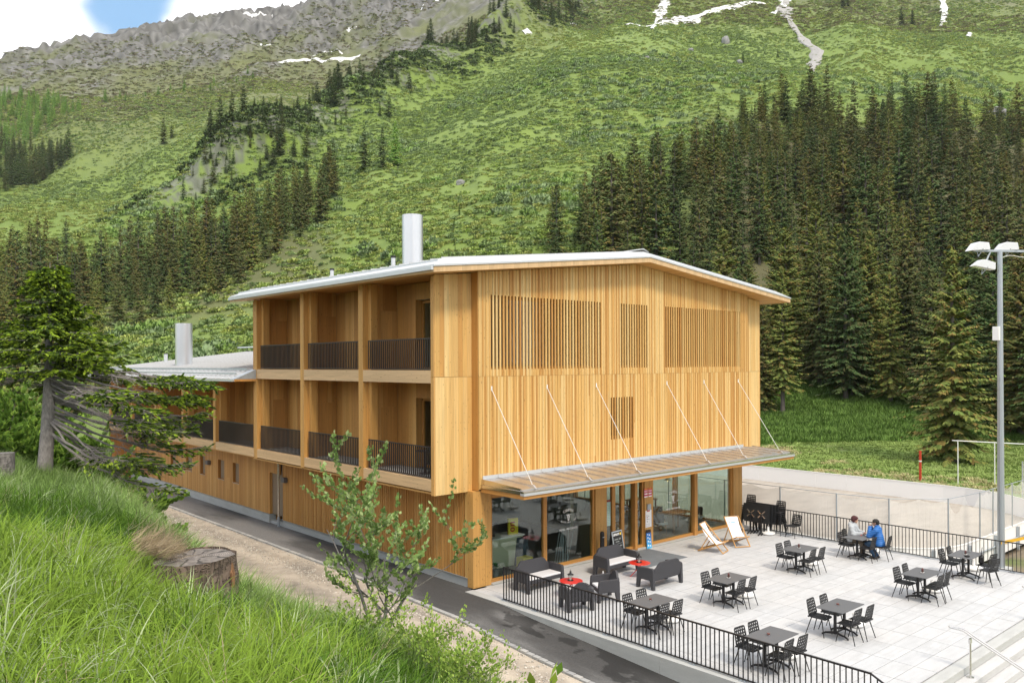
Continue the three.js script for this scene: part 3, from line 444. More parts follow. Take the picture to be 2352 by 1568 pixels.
// railings: every bar its own piece
function fence(name, label, pts, dir, panel = 1.32) {
  const f = thing(name, label, 'railing', [0, 0, 0], 0, 'dark bar railings of the terrace'), [a, b] = pts, L = Math.hypot(b[0] - a[0], b[1] - a[1]), ux = (b[0] - a[0]) / L, uz = (b[1] - a[1]) / L, ang = Math.atan2(-uz, ux);
  const bg = new THREE.BoxGeometry(.012, .88, .034), n = Math.round(L / .12); for (let i = 0; i <= n; i++) { const s = L * i / n, m = M('bar', bg, darkMetal, f); m.position.set(a[0] + ux * s, .51, a[1] + uz * s); m.rotation.y = ang + Math.PI / 2; m.rotation.y += Math.PI / 2; }
  for (const [y, h, nm] of [[.965, .03, 'top_rail'], [.06, .02, 'bottom_rail']]) { const m = M(nm, new THREE.BoxGeometry(L + .03, h, .042), darkMetal, f); m.position.set((a[0] + b[0]) / 2, y, (a[1] + b[1]) / 2); m.rotation.y = ang; }
  for (let s = 0; s <= L; s += panel) { const m = M('base_plate', mg([box(-.09, .09, .012, .026, -.05, .05), box(-.06, -.03, .026, .06, -.02, .02), box(.03, .06, .026, .06, -.02, .02)]), galv, f); m.position.set(a[0] + ux * s, 0, a[1] + uz * s); m.rotation.y = ang; }
  return f;
}
{
  const f = fence('terrace_railing', 'dark bar railing along the asphalt lane in front of the sofas', [[-.10, 1.52], [-.22, 12.2]]);
  // it turns down beside the steps
  M('stair_rail', rod([-.22, .965, 12.2], [-.24, .1, 14], .02, .02, 8), darkMetal, f); const bg = new THREE.BoxGeometry(.034, .9, .012); for (let i = 1; i < 12; i++) { const m = M('bar', bg, darkMetal, f); m.position.set(-.225, .5 - i * .055, 12.2 + i * .13); }
}
fence('terrace_railing', 'dark bar railing on far terrace side, before the white rink boards', [[14.12, 0.9], [14.02, 13.4]]);
// lane of asphalt
const kerbX = (z) => lerp(-1.72, -1.95, smooth(-6, 2, z));
function sheet(z0, z1, nz, nx, xa, xb, y, uvs = 1) {
  const P = [], I = [], U = []; for (let j = 0; j <= nz; j++) { const z = lerp(z0, z1, j / nz), a = xa(z), b = xb(z); for (let i = 0; i <= nx; i++) { const x = lerp(a, b, i / nx); P.push(x, y(z, x), z); U.push(x * uvs, z * uvs); } }
  for (let j = 0; j < nz; j++) for (let i = 0; i < nx; i++) { const a = j * (nx + 1) + i, b = a + nx + 1; I.push(a, b, a + 1, a + 1, b, b + 1); } return buf(P, I, U);
}
{
  const stain = (x, z) => { // damp and dusty patches on the asphalt
    const e = 0.75 * fbm(x * 3.1, z * 2.3, 3, 5); let w = 0; for (const [cx, cz, rx, rz] of [[-.75, 2.9, .42, .55], [-1.05, 3.75, .1, .55], [-.75, 4.6, .2, .35], [-.6, 6.9, .55, 1.3], [-1.2, 8.6, .7, 1.4]]) w = Math.max(w, smooth(1.15, .95, Math.hypot((x - cx) / rx, (z - cz) / rz) + e * 1.6));
    return w;
  };
  const W = 128, H = 2048, map = tex(W, H, (i, j) => { const x = -2.05 + 2.05 * i / W, z = -36 + 56 * j / H, dust = smooth(-.25, .5, fbm(x * 1.1, z * .35, 6, 4) + smooth(2, -8, z) * .42 - .18), grit = .8 + .4 * hash3(i, j, 3), w = stain(x, z); const k = lerp(.058, .20, dust * .85) * grit * (1 - .62 * w); return [k, k * .985, k * .97].map(v => v * 3); });
  map.wrapS = map.wrapT = THREE.ClampToEdgeWrapping; const g = sheet(-36, 20, 200, 4, kerbX, (z) => z > 0 ? -0.2 : .02, (z) => roadY(z)); const p = g.attributes.position, u = g.attributes.uv; for (let i = 0; i < p.count; i++) u.setXY(i, (p.getX(i) + 2.05) / 2.05, (p.getZ(i) + 36) / 56);
  struct('asphalt_lane', g, std(.333, .333, .333, .86, { map, bumpMap: speckTex, bumpScale: .002 }));
  const kerb = new THREE.Group(); kerb.name = 'kerb'; kerb.userData = { kind: 'structure' }; scene.add(kerb);
  const km = [[.42, .42, .41], [.36, .36, .36], [.48, .47, .45]].map(c => std(...c, .9, { map: concreteTex })), kg = [0, 1, 2].map(k => new RoundedBoxGeometry(.13, .12, .205 + k * .012, 1, .012)); for (let z = -24; z < 14; z += .228) { const m = M('sett', kg[(rt_() * 3) | 0], pick(km, rt_), kerb); m.position.set(kerbX(z) - .07 + .01 * rt_(), roadY(z) - .042 + .008 * rt_(), z); m.rotation.y = (rt_() - .5) * .08; }
  const gm = tex(512, 2048, (i, j) => { const x = -9 + 7.2 * i / 512, z = -36 + 56 * j / 2048, n = fbm(x * .8, z * .5, 2, 4), s = fbm(x * 5, z * 5, 4, 3), ruts = .1 * Math.sin(x * 5 + fbm(x * .3, z * .2, 3, 2) * 4), k = .80 + .3 * n + .25 * s + ruts + .2 * (hash3(i, j, 1) - .5); return [k, k * .97 - .02 * n, k * .93 - .05 * n]; }); gm.wrapS = gm.wrapT = THREE.ClampToEdgeWrapping;
  const gg = sheet(-36, 20, 120, 14, () => -9, (z) => kerbX(z) - .14, (z, x) => roadY(z) - .03 + .025 * fbm(x, z, 2, 3)); const gp = gg.attributes.position, gu = gg.attributes.uv; for (let i = 0; i < gp.count; i++) gu.setXY(i, (gp.getX(i) + 9) / 7.2, (gp.getZ(i) + 36) / 56);
  struct('gravel_track', gg, std(.50, .445, .375, .95, { map: gm, bumpMap: speckTex, bumpScale: .01 }));
  const n = 5200, peb = new THREE.InstancedMesh(new THREE.IcosahedronGeometry(.022, 0), std(.52, .49, .45, .9), n), m4 = new THREE.Matrix4(), q = new THREE.Quaternion(), col = new THREE.Color(); peb.name = 'loose_gravel'; const gr = rng(77);
  for (let i = 0; i < n; i++) { const z = -24 + 40 * gr(), t = gr(), x = t < .55 ? -2.75 - .35 * z * (z > 0 ? 0 : 0) + (gr() + gr() + gr() - 1.5) * .35 : kerbX(z) - .2 - gr() * gr() * 5, s = .45 + gr() * gr() * 1.5; q.setFromEuler(new THREE.Euler(gr() * 6, gr() * 6, gr() * 6)); m4.compose(V3(x, roadY(z) - .022, z), q, V3(s, s * .7, s * 1.2)); peb.setMatrixAt(i, m4); const k = .7 + .5 * gr(); peb.setColorAt(i, col.setRGB(k, k * .98, k * .94)); }
  peb.castShadow = peb.receiveShadow = true; scene.add(peb); tag(peb, 'loose pale pebbles strewn along the gravel track', 'gravel'); stuff(peb);
}
// ---------- ice rink in its summer state ----------
{
  const X0 = 14.85, X1 = 32.55, Z1 = 7.45, Z0 = -40, out = []; // outline, from far left along the near side to far right
  out.push([X0, Z0]); for (let z = Z0 + 2; z < Z1 - 3.2; z += 2) out.push([X0, z]); for (let k = 0; k <= 5; k++) { const a = Math.PI - k / 5 * Math.PI / 2; out.push([X0 + 3 + 3 * Math.cos(a), Z1 - 3 + 3 * Math.sin(a)]); } for (let x = X0 + 4.4; x < X1 - 6.8; x += 1.3) out.push([x, Z1]); for (let k = 0; k <= 8; k++) { const a = Math.PI / 2 - k / 8 * Math.PI / 2; out.push([X1 - 6.5 + 6.5 * Math.cos(a), Z1 - 6.5 + 6.5 * Math.sin(a)]); } for (let z = Z1 - 8; z > Z0; z -= 2) out.push([X1, z]); out.push([X1, Z0]);
  const sh = new THREE.ShapeGeometry(new THREE.Shape(out.map(p => new THREE.Vector2(p[0], -p[1])))); sh.rotateX(-Math.PI / 2); sh.translate(0, -1.0, 0); const p = sh.attributes.position, u = sh.attributes.uv; for (let i = 0; i < p.count; i++) u.setXY(i, p.getX(i) / 12, p.getZ(i) / 12);
  const sm = tex(1024, 1024, tile((i, j) => .80 + .30 * fbm(i * .012, j * .03, 5, 5) + .12 * noise(i * .2, j * .35, 2), 1024, 1024)); struct('sand_surface', sh, std(.47, .42, .36, .95, { map: sm, bumpMap: sm, bumpScale: .02 }));
  const bd = thing('rink_boards', 'white rink boards with rounded corners round the sandy surface', 'rink boards'), white = std(.90, .90, .90, .5);
  for (let i = 0; i < out.length - 1; i++) { const [a, b] = out[i], [c, d] = out[i + 1], L = Math.hypot(c - a, d - b), m = M('board', new THREE.BoxGeometry(L - .006, .90, .05), white, bd); m.position.set((a + c) / 2, -.56, (b + d) / 2); m.rotation.y = Math.atan2(-(d - b), c - a); const cp = M('cap', new THREE.BoxGeometry(L, .05, .08), whitePlastic, bd); cp.position.set((a + c) / 2, -.084, (b + d) / 2); cp.rotation.y = m.rotation.y; const nx = -(d - b) / L, nz = (c - a) / L; if (i % 2 === 0) { const ps = M('board_post', box(-.04, .04, -1.1, -.12, -.05, .05), galv, bd); ps.position.set(a + nx * .1, 0, b + nz * .1); ps.rotation.y = m.rotation.y; } }
  M('outer_rail', mg(out.slice(27, 40).map(([a, b], i, l) => i < l.length - 1 ? rod([a, -.55, b + .12], [l[i + 1][0], -.55, l[i + 1][1] + .12], .03, .03, 6) : rod([a, -.55, b], [a, -.54, b], .01))), galv, bd);
  // net fence on the near boards
  const cv = document.createElement('canvas'); cv.width = cv.height = 64; const cx = cv.getContext('2d'); cx.fillStyle = '#000'; cx.fillRect(0, 0, 64, 64); cx.strokeStyle = '#fff'; cx.lineWidth = 13; cx.strokeRect(0, 0, 64, 64); const nt = new THREE.CanvasTexture(cv); nt.wrapS = nt.wrapT = THREE.RepeatWrapping;
  const net = std(.80, .79, .76, .9, { alphaMap: nt, alphaTest: .5, side: THREE.DoubleSide }), nf = thing('ball_net_fence', 'white ball net hung between grey posts on the near rink boards', 'net fence');
  const posts = [[14.85, -12], [14.85, -9.5], [14.85, -7], [14.85, -4.2], [14.85, -1.2], [14.85, 1.45], [14.85, 3.85], [15.1, 5.75], [16.7, 7.22], [19.1, 7.47], [20.5, 7.47], [22.7, 7.47], [25, 7.47], [27.6, 7.3], [29.6, 6.6], [31.2, 5.3]];
  for (let i = 0; i < posts.length; i++) {
    const [x, z] = posts[i]; M('post', rod([x, -.1, z], [x, 1.74, z], .028, .028, 8), galv, nf); if (i === posts.length - 1) break; const [x2, z2] = posts[i + 1]; M('top_wire', rod([x, 1.72, z], [x2, 1.72, z2], .013, .013, 6), galv, nf);
    const n = 12, P = [], U = [], I = [], L = Math.hypot(x2 - x, z2 - z), sag = i === 8 ? .5 : .13; for (let k = 0; k <= n; k++) { const t = k / n, sc = Math.abs(Math.sin(t * Math.PI * 2)), by = .05 * Math.sin(t * 9 + i), top = 1.70 - sag * sc - (i === 8 && t < .5 ? .1 : 0), px = lerp(x, x2, t), pz = lerp(z, z2, t); P.push(px + by, -.08, pz + by, px, top, pz); U.push(t * L / .045, 0, t * L / .045, (top + .08) / .045); } for (let k = 0; k < n; k++) I.push(2 * k, 2 * k + 2, 2 * k + 1, 2 * k + 1, 2 * k + 2, 2 * k + 3); M('net', buf(P, I, U), net, nf);
  }
  // white tube frame and red pole on the meadow beyond
  const gf = thing('tube_frame', 'white tube frame standing on the meadow behind the rink', 'frame'); M('post', rod([38.2, -.9, -.3], [38.2, 1.95, -.3], .03, .03, 8), whitePaint, gf); M('post', rod([39.4, -.9, 1.35], [39.4, 1.85, 1.35], .03, .03, 8), whitePaint, gf); M('crossbar', rod([38.0, 1.95, -.55], [42.6, 1.65, 5.8], .028, .028, 8), whitePaint, gf); M('post', rod([42, -.9, 5], [42, 1.7, 5], .05, .05, 8), whitePaint, gf);
  const rp = thing('marker_pole', 'red marker pole with white band at edge of the meadow', 'pole', [38.25, -.8, -2.55]); M('shaft', box(-.055, .055, 0, 1.95, -.055, .055), std(.55, .05, .02, .6), rp); M('band', box(-.06, .06, 1.25, 1.34, -.06, .06), whitePaint, rp);
  const tp = thing('barrier_tape', 'yellow barrier tape stretched from the light mast over bare earth', 'tape'); M('strip', buf([17.5, .16, 8.72, 26, -.42, 8.9, 26, -.3, 8.9, 17.5, .28, 8.72], [0, 1, 2, 0, 2, 3]), std(.72, .42, .02, .6, { side: THREE.DoubleSide }), tp); M('stake', rod([26, -1, 8.9], [26, -.1, 8.9], .03), galv, tp);
}
// ---------- floodlight mast ----------
{
  const m = thing('floodlight_mast', 'tall grey steel mast with three white floodlights beside the rink', 'light mast', [17.68, -.95, 8.66]);
  M('pole', rod([0, 0, 0], [0, 11.75, 0], .125, .085, 20), galv, m); M('foot', mg([box(-.3, .3, 0, .25, -.3, .3), box(-.5, -.32, 0, .3, -.3, .1)]), concrete, m); M('conduit', rod([-.14, .3, .03], [-.12, 7.2, .03], .014, .014, 6), galv, m);
  const rungs = []; for (let y = 1.2; y < 11.4; y += .42) rungs.push(rod([-.15, y, 0], [.15, y, 0], .008, .008, 5)); stuff(M('climbing_pegs', mg(rungs), galv, m));
  M('junction_box', new RoundedBoxGeometry(.16, .5, .22, 2, .015), whitePlastic, m).position.set(-.2, 8.75, -.06); M('crossarm', box(-1.0, 1.05, 11.72, 11.80, -.05, .05, 'x'), galv, m).rotation.y = -.6;
  const lampG = () => { const p = [[-.85, -.12], [-.5, .30], [-.28, .36], [.28, .33], [.36, .0], [.30, -.06], [-.15, -.08]]; return prism(p, 'x', 'y', -.22, .22, .02); }, lg = lampG(), lens = box(-.8, -.2, -.135, -.12, -.19, .19), arm = mg([rod([-.2, -.4, 0], [-.1, 0, .24], .02), rod([-.2, -.4, 0], [-.1, 0, -.24], .02)]);
  for (const [x, y, z, ry, rz] of [[-.75, 11.88, -.5, .65, 0], [.55, 11.9, .25, .45, -.02], [-.55, 11.2, -.35, .55, -.25]]) { const f = new THREE.Group(); f.name = 'floodlight'; m.add(f); f.position.set(x * .8, y - .06, z * .8); f.scale.setScalar(.68); f.rotation.set(0, ry - 1.2, rz); M('housing', lg, std(.72, .73, .76, .4, { metalness: .3 }), f); M('lens', lens, clearGlass, f); M('stirrup', arm, galv, f); }
  M('cable', tube([[.9, 11.95, .6], [1.1, 11.9, .7], [1.15, 11.6, .7], [.8, 11.55, .5], [.3, 11.6, .2], [.05, 11.5, 0]], .012, 20, 5), whitePlastic, m); M('lamp_brace', rod([-.3, 11.75, -.2], [-.55, 11.2, -.35], .03), galv, m);
}
// ---------- terrace furniture ----------
function roundRect(w0, w1, h, r) { // width at bottom, at top
  const s = new THREE.Shape(), a = w0 / 2, b = w1 / 2; s.moveTo(-a + r, 0); s.lineTo(a - r, 0); s.quadraticCurveTo(a, 0, a, r); s.lineTo(b, h - r); s.quadraticCurveTo(b, h, b - r, h); s.lineTo(-b + r, h); s.quadraticCurveTo(-b, h, -b, h - r); s.lineTo(-a, r); s.quadraticCurveTo(-a, 0, -a + r, 0); return s;
}
function perforated(w0, w1, h, rows, cols, rx, ry, y0, depth = .012) {
  const s = roundRect(w0, w1, h, .06); for (let j = 0; j < rows; j++) for (let i = 0; i < cols; i++) { const p = new THREE.Path(), y = lerp(y0, h - .06, j / (rows - 1)), x = (i - (cols - 1) / 2) * .073; p.absellipse(x, y, rx, ry, 0, Math.PI * 2, true); s.holes.push(p); }
  return new THREE.ExtrudeGeometry(s, { depth, bevelEnabled: false, curveSegments: 5 });
}
const chairGeo = (() => {
  const back = perforated(.43, .39, .40, 5, 5, .022, .021, .07); back.rotateX(-.2); back.translate(0, .455, -.195); for (let i = 0; i < back.attributes.position.count; i++) { const p = back.attributes.position, x = p.getX(i); p.setZ(i, p.getZ(i) + x * x * .35); } back.computeVertexNormals();
  const seat = perforated(.42, .44, .43, 5, 5, .021, .021, .08); seat.rotateX(Math.PI / 2); seat.translate(0, .46, -.20); for (let i = 0; i < seat.attributes.position.count; i++) { const p = seat.attributes.position, z = p.getZ(i); p.setY(i, p.getY(i) - (z > .14 ? (z - .14) ** 2 * 2.5 : 0) - .012 * Math.cos(p.getX(i) * 7)); } seat.computeVertexNormals();
  const bend = new THREE.CylinderGeometry(.022, .022, .40, 8); bend.rotateZ(Math.PI / 2); bend.translate(0, .452, -.198);
  const leg = (sx, sz) => rod([sx * .16, .445, sz * .13], [sx * .215, .0, sz > 0 ? .215 : -.265], .0145, .011, 8);
  return { back: back, seat: mg([seat, bend]), rail: mg([rod([-.17, .435, .14], [-.17, .435, -.14], .01), rod([.17, .435, .14], [.17, .435, -.14], .01), rod([-.17, .435, .1], [.17, .435, .1], .01)]), legs: [[-1, 1], [1, 1], [-1, -1], [1, -1]].map(a => leg(...a)) };
})();
function makeChair() {
  const c = thing('terrace_chair', 'black chair', 'chair', [0, 0, 0], 0, 'black perforated terrace chairs'); M('backrest', chairGeo.back, blackPlastic, c); M('seat', chairGeo.seat, blackPlastic, c); M('under_frame', chairGeo.rail, black, c); for (const g of chairGeo.legs) M('leg', g, black, c); return c;
}
let chair0 = null;
function chair(label, [x, y, z], turn) { if (!chair0) { chair0 = makeChair(); chair0.userData.label = label; chair0.position.set(x, y, z); chair0.rotation.y = turn; return chair0; } return dup(chair0, label, [x, y, z], turn); }
const tableTop = std(.115, .118, .125, .55);
const tableGeo = (() => {
  const foot = (x) => mg([box(x - .03, x + .03, .09, .70, -.028, .028), tapered([V3(x, .13, 0), V3(x, .10, .12), V3(x, .075, .25), V3(x, .02, .34)], [.035, .028, .024, .022], 8), tapered([V3(x, .13, 0), V3(x, .10, -.12), V3(x, .075, -.25), V3(x, .02, -.34)], [.035, .028, .024, .022], 8)]);
  const cross = (x) => mg([box(-.22, .22, .70, .722, -.02, .02), box(-.02, .02, .70, .722, -.22, .22)].map(g => { g.rotateY(.75); g.translate(x, 0, 0); return g; }));
  return { top: new RoundedBoxGeometry(1.15, .018, .72, 2, .006), ped: [-.24, .24].map(foot), cross: [-.24, .24].map(cross), bar: box(-.24, .24, .10, .13, -.015, .015, 'x') };
})();
function makeTable(label) {
  const t = thing('terrace_table', label, 'table', [0, 0, 0], 0, 'grey rectangular terrace tables'); M('table_top', tableGeo.top, tableTop, t).position.y = .733; tableGeo.ped.forEach(g => M('pedestal', g, darkMetal, t)); tableGeo.cross.forEach(g => M('bracket', g, galv, t)); M('cross_bar', tableGeo.bar, darkMetal, t); return t;
}
const baseGeo = (() => { const pts = [[0, .02], [.24, .02], [.265, .05], [.265, .09], [.22, .12], [.10, .135], [.05, .15], [.045, .32], [.03, .33], [.03, .0]].map(p => new THREE.Vector2(...p)); return new THREE.LatheGeometry(pts, 28); })();
let base0 = null;
function parasolBase(label, [x, z]) { if (base0) return dup(base0, label, [x, 0, z]); base0 = thing('parasol_base', label, 'parasol base', [x, 0, z], 0, 'white water filled parasol bases'); M('tank', baseGeo, whitePlastic, base0); for (let k = 0; k < 4; k++) M('castor', mg([new THREE.CylinderGeometry(.022, .022, .03, 10).rotateZ(Math.PI / 2)]), black, base0).position.set(.2 * Math.cos(k * 1.57 + .6), .022, .2 * Math.sin(k * 1.57 + .6)); return base0; }
function jar(label, [x, z], kind) {
  const j = thing(kind === 'jar' ? 'candle_jar' : 'cactus_pot', label, kind === 'jar' ? 'candle jar' : 'plant pot', [x, .742, z], 0, 'table decorations');
  if (kind === 'jar') { M('glass_cup', new THREE.LatheGeometry([[0, .004], [.04, .004], [.052, .03], [.045, .075], [.042, .075], [.048, .03], [.037, .008], [0, .008]].map(p => new THREE.Vector2(...p)), 16), clearGlass, j); M('filling', new THREE.CylinderGeometry(.036, .034, .03, 12), std(.16, .05, .04, .8), j).position.y = .027; }
  else { M('saucer', new THREE.CylinderGeometry(.055, .04, .014, 16), whitePlastic, j).position.y = .007; M('pot', new THREE.CylinderGeometry(.036, .028, .05, 14), std(.10, .06, .05, .5), j).position.y = .039; M('plant', new THREE.IcosahedronGeometry(.03, 1).scale(1, 1.5, 1), std(.14, .05, .05, .8), j).position.y = .095; }
  return j;
}
const TABLES = [ // x, z, where it stands
  [1.07, 5.97, 'behind bar railing, nearest the red side tables', 'jar', [1.95, 5.85]],
  [.93, 9.42, 'at the front railing, lowest in the photo', 'jar', [1.83, 9.27]],
  [4.38, 6.01, 'left centre, in front of grey sofa back', 'cactus', [5.39, 5.9]],
  [4.18, 9.37, 'left of the stair handrail, front row centre', 'jar', [5.17, 9.26]],
  [9.23, 5.47, 'in front of the white deckchairs', 'cactus', [10.3, 5.25]],
  [12.43, 5.94, 'where two people sit', 'cups', [13.64, 5.8]],
  [8.95, 9.40, 'right of centre in front row', 'cactus', [9.94, 9.3]],
  [12.28, 9.39, 'below the light mast, with ashtray and bag', 'cactus', [13.5, 9.2]]];
let table0 = null; const rf = rng(55);
TABLES.forEach(([x, z, where, kind, pb], n) => {
  const lab = 'dark grey table ' + where; if (!table0) { table0 = makeTable(lab); table0.position.set(x, 0, z); } else dup(table0, lab, [x, 0, z], (rf() - .5) * .03);
  const seats = [[-.29, -.36, 0, 'far left'], [.29, -.36, 0, 'far right'], [-.27, .38, Math.PI, 'near left'], [.27, .38, Math.PI, 'near right']];
  seats.forEach(([dx, dz, t, corner], k) => {
    let px = x + dx + (rf() - .5) * .05, pz = z + dz + (rf() - .5) * .06, turn = t + (rf() - .5) * .12; if (n === 7 && k === 2) { px -= .1; pz += .38; turn = Math.PI - .25; } if (n === 7 && k === 3) { pz += .14; turn = Math.PI - .2; } if (n === 5 && k === 1) pz -= .02; if (n === 5 && k === 3) { pz = z + .64; px = x + .31; turn = Math.PI + .1; } if (n === 5 && k === 1) { pz = z - .5; px = x + .33; turn = .1; }
    chair(`black perforated chair, ${corner} seat of table ${where}`, [px, 0, pz], turn);
  });
  parasolBase('white parasol base beside table ' + where, pb);
  if (kind !== 'cups') jar(kind === 'jar' ? 'small glass jar on table ' + where : 'small potted succulent on table ' + where, [x + (rf() - .5) * .12, z + (rf() - .5) * .1], kind);
});
// folded tables, chair stacks and spare chair by the corner of the building
{
  for (let k = 0; k < 4; k++) { const t = thing('folded_table', ['folded dark table with two steel crosses, foremost of leaning row', 'second folded dark table in the row between chair stacks', 'third folded dark table in the row between chair stacks', 'rearmost folded dark table in row between chair stacks'][k], 'table', [13.30 + k * .14, 0, 1.32 + k * .05], 0, 'folded tables'); M('table_top', box(0, .018, .45, 1.17, -.575, .575), std(.02, .021, .023, .5), t); for (const z of [-.24, .24]) { M('pedestal', mg([box(-.075, -.02, .08, .82, z - .025, z + .025), tapered([V3(-.05, .1, z), V3(-.2, .07, z + .02), V3(-.32, .02, z + .04)], [.03, .025, .02], 6), tapered([V3(-.05, .1, z), V3(.06, .07, z), V3(.1, .02, z)], [.03, .025, .02], 6)]), darkMetal, t); M('bracket', mg([box(-.03, -.001, -.21, .21, -.022, .022).rotateX(.85).translate(0, .80, z), box(-.034, -.004, -.21, .21, -.022, .022).rotateX(-.85).translate(0, .80, z)]), inox, t); } }
  const at = (i, n) => i === n - 1 ? 'topmost' : `number ${['one', 'two', 'three', 'four', 'five', 'six', 'seven', 'eight'][i]} from the ground`;
  for (let i = 0; i < 8; i++) chair(`black chair, ${at(i, 8)}, in stack against the timber corner post`, [13.85 + i * .006, i * .075, .60], -Math.PI / 2 + .1);
  for (let i = 0; i < 7; i++) chair(`black chair, ${at(i, 7)}, in stack right of folded tables`, [13.78 + i * .006, i * .075, 1.98], -Math.PI / 2 + .05);
  chair('single black chair standing alone at the far railing', [13.82, 0, 2.62], -Math.PI / 2 - .1);
  parasolBase('white parasol base in front of the right chair stack', [13.50, 1.72]); parasolBase('white parasol base beneath the left chair stack', [13.72, .45]);
}
// deckchairs
{
  const beech = wood(.62, .34, .12), canvas = std(.84, .84, .87, .9, { side: THREE.DoubleSide });
  const cv = document.createElement('canvas'); cv.width = 256; cv.height = 512; const c = cv.getContext('2d'); c.fillStyle = '#f4f4f8'; c.fillRect(0, 0, 256, 512); c.fillStyle = '#3b8f95'; c.beginPath(); c.moveTo(58, 52); c.lineTo(82, 52); c.lineTo(70, 66); c.lineTo(70, 80); c.lineTo(62, 62); c.fill(); c.fillStyle = '#8fb8cc'; c.fillRect(90, 58, 92, 14); const ct = new THREE.CanvasTexture(cv); ct.colorSpace = THREE.SRGBColorSpace; const printed = std(1, 1, 1, .9, { map: ct, side: THREE.DoubleSide });
  const deck = (label, x, z, turn) => {
    const d = thing('deckchair', label, 'deckchair', [x, 0, z], turn, 'wooden deckchairs with white canvas'), bar = (a, b, w = .022) => { const g = rod(a, b, w, w, 6); return g; };
    for (const s of [-1, 1]) { M('long_rail', bar([s * .29, .02, .42], [s * .29, 1.0, -.46], .024), beech, d); M('short_rail', bar([s * .25, .02, -.52], [s * .25, .40, .44], .024), beech, d); M('prop', bar([s * .32, .60, -.10], [s * .32, .06, -.42], .018), beech, d); }
    for (const [y, zz, w] of [[.98, -.45, .3], [.03, .41, .29], [.39, .43, .27], [.03, -.5, .27], [.10, -.38, .32]]) M('cross_rail', bar([-w, y, zz], [w, y, zz], .02), beech, d);
    const P = [], U = [], I = [], n = 16; for (let i = 0; i <= n; i++) { const t = i / n, y = (1 - t) ** 2 * 1.0 + 2 * t * (1 - t) * .06 + t * t * .40, zz = (1 - t) ** 2 * -.45 + 2 * t * (1 - t) * -.02 + t * t * .44; P.push(-.255, y, zz, .255, y, zz); U.push(0, 1 - t, 1, 1 - t); } for (let i = 0; i < n; i++) I.push(2 * i, 2 * i + 2, 2 * i + 1, 2 * i + 1, 2 * i + 2, 2 * i + 3); M('canvas', buf(P, I, U), printed, d); return d;
  };
  deck('left of two deckchairs, seen from the side, white canvas', 9.52, 1.97, .28); deck('right of two deckchairs, white canvas facing the viewer', 11.0, 1.95, -.48);
}
// moulded sofas and armchairs
function lounge(name, label, w, x, z, turn, cat, grp) {
  const s = thing(name, label, cat, [x, 0, z], turn, grp), D = .66, hw = w / 2;
  const side = () => { const p = new THREE.Shape(); p.moveTo(-D / 2, 0); p.lineTo(-D / 2 + .07, 0); p.lineTo(-D / 2 + .12, .24); p.quadraticCurveTo(-D / 2 + .14, .30, -D / 2 + .2, .30); p.lineTo(D / 2 - .2, .30); p.quadraticCurveTo(D / 2 - .14, .30, D / 2 - .11, .24); p.lineTo(D / 2 - .07, 0); p.lineTo(D / 2, 0); p.lineTo(D / 2 - .045, .56); p.quadraticCurveTo(D / 2 - .05, .605, D / 2 - .10, .607); p.lineTo(-D / 2 + .1, .63); p.quadraticCurveTo(-D / 2 + .02, .63, -D / 2 + .015, .56); p.lineTo(-D / 2, 0); const g = new THREE.ExtrudeGeometry(p, { depth: .075, bevelEnabled: true, bevelSize: .012, bevelThickness: .012, bevelSegments: 2, curveSegments: 4 }); g.rotateY(-Math.PI / 2); return g; };
  const sg = side(); for (const q of [-1, 1]) M('arm', sg, greyPlastic, s).position.set(q > 0 ? hw : -hw + .075, 0, 0);
  const bk = (() => { const p = new THREE.Shape(), a = hw - .07; p.moveTo(-a, .28); p.lineTo(a, .28); p.lineTo(a, .60); p.quadraticCurveTo(a - .02, .63, a - .1, .66); p.quadraticCurveTo(a - .18, .78, a - .26, .80); p.lineTo(-a + .26, .80); p.quadraticCurveTo(-a + .18, .78, -a + .1, .66); p.quadraticCurveTo(-a + .02, .63, -a, .60); const g = new THREE.ExtrudeGeometry(p, { depth: .05, bevelEnabled: true, bevelSize: .01, bevelThickness: .01, bevelSegments: 2, curveSegments: 6 }); g.translate(0, 0, -.02); const v = g.attributes.position; for (let i = 0; i < v.count; i++) v.setZ(i, v.getZ(i) - D / 2 + .06 - (v.getY(i) - .3) * .16); g.computeVertexNormals(); return g; })();
  M('backrest', bk, greyPlastic, s); M('seat', mg([box(-hw + .08, hw - .08, .25, .36, -D / 2 + .06, D / 2 - .06, 'x')]), greyPlastic, s); M('cushion', new RoundedBoxGeometry(w - .2, .06, D - .16, 3, .025), cushion, s).position.set(0, .392, .03); return s;
}
lounge('garden_sofa', 'grey moulded sofa with pale cushion against the left window', 1.5, 1.6, 1.2, 0, 'sofa', 'grey moulded sofas'); lounge('garden_sofa', 'grey moulded sofa with pale cushion in front of chalkboard sign', 1.5, 4.68, 1.58, 0, 'sofa', 'grey moulded sofas'); lounge('garden_sofa', 'grey moulded sofa seen from behind, facing the building', 1.42, 4.58, 3.42, Math.PI, 'sofa', 'grey moulded sofas');
lounge('garden_armchair', 'grey moulded armchair behind the bar railing, back to viewer', .76, .93, 3.42, Math.PI - .42, 'armchair', 'grey moulded armchairs'); lounge('garden_armchair', 'grey moulded armchair beside white lantern, turned to red table', .76, 2.18, 3.32, -2.05, 'armchair', 'grey moulded armchairs');
function redTable(label, x, z) { const t = thing('side_table', label, 'side table', [x, 0, z], .3, 'round red side tables'); M('table_top', new THREE.LatheGeometry([[0, .435], [.34, .435], [.348, .442], [.34, .452], [0, .452]].map(p => new THREE.Vector2(...p)), 40), red, t); for (let k = 0; k < 3; k++) { const a = k * 2.094; M('leg', rod([.30 * Math.cos(a), 0, .30 * Math.sin(a)], [-.10 * Math.cos(a + .5), .435, -.10 * Math.sin(a + .5)], .012, .012, 8), red, t); } return t; }
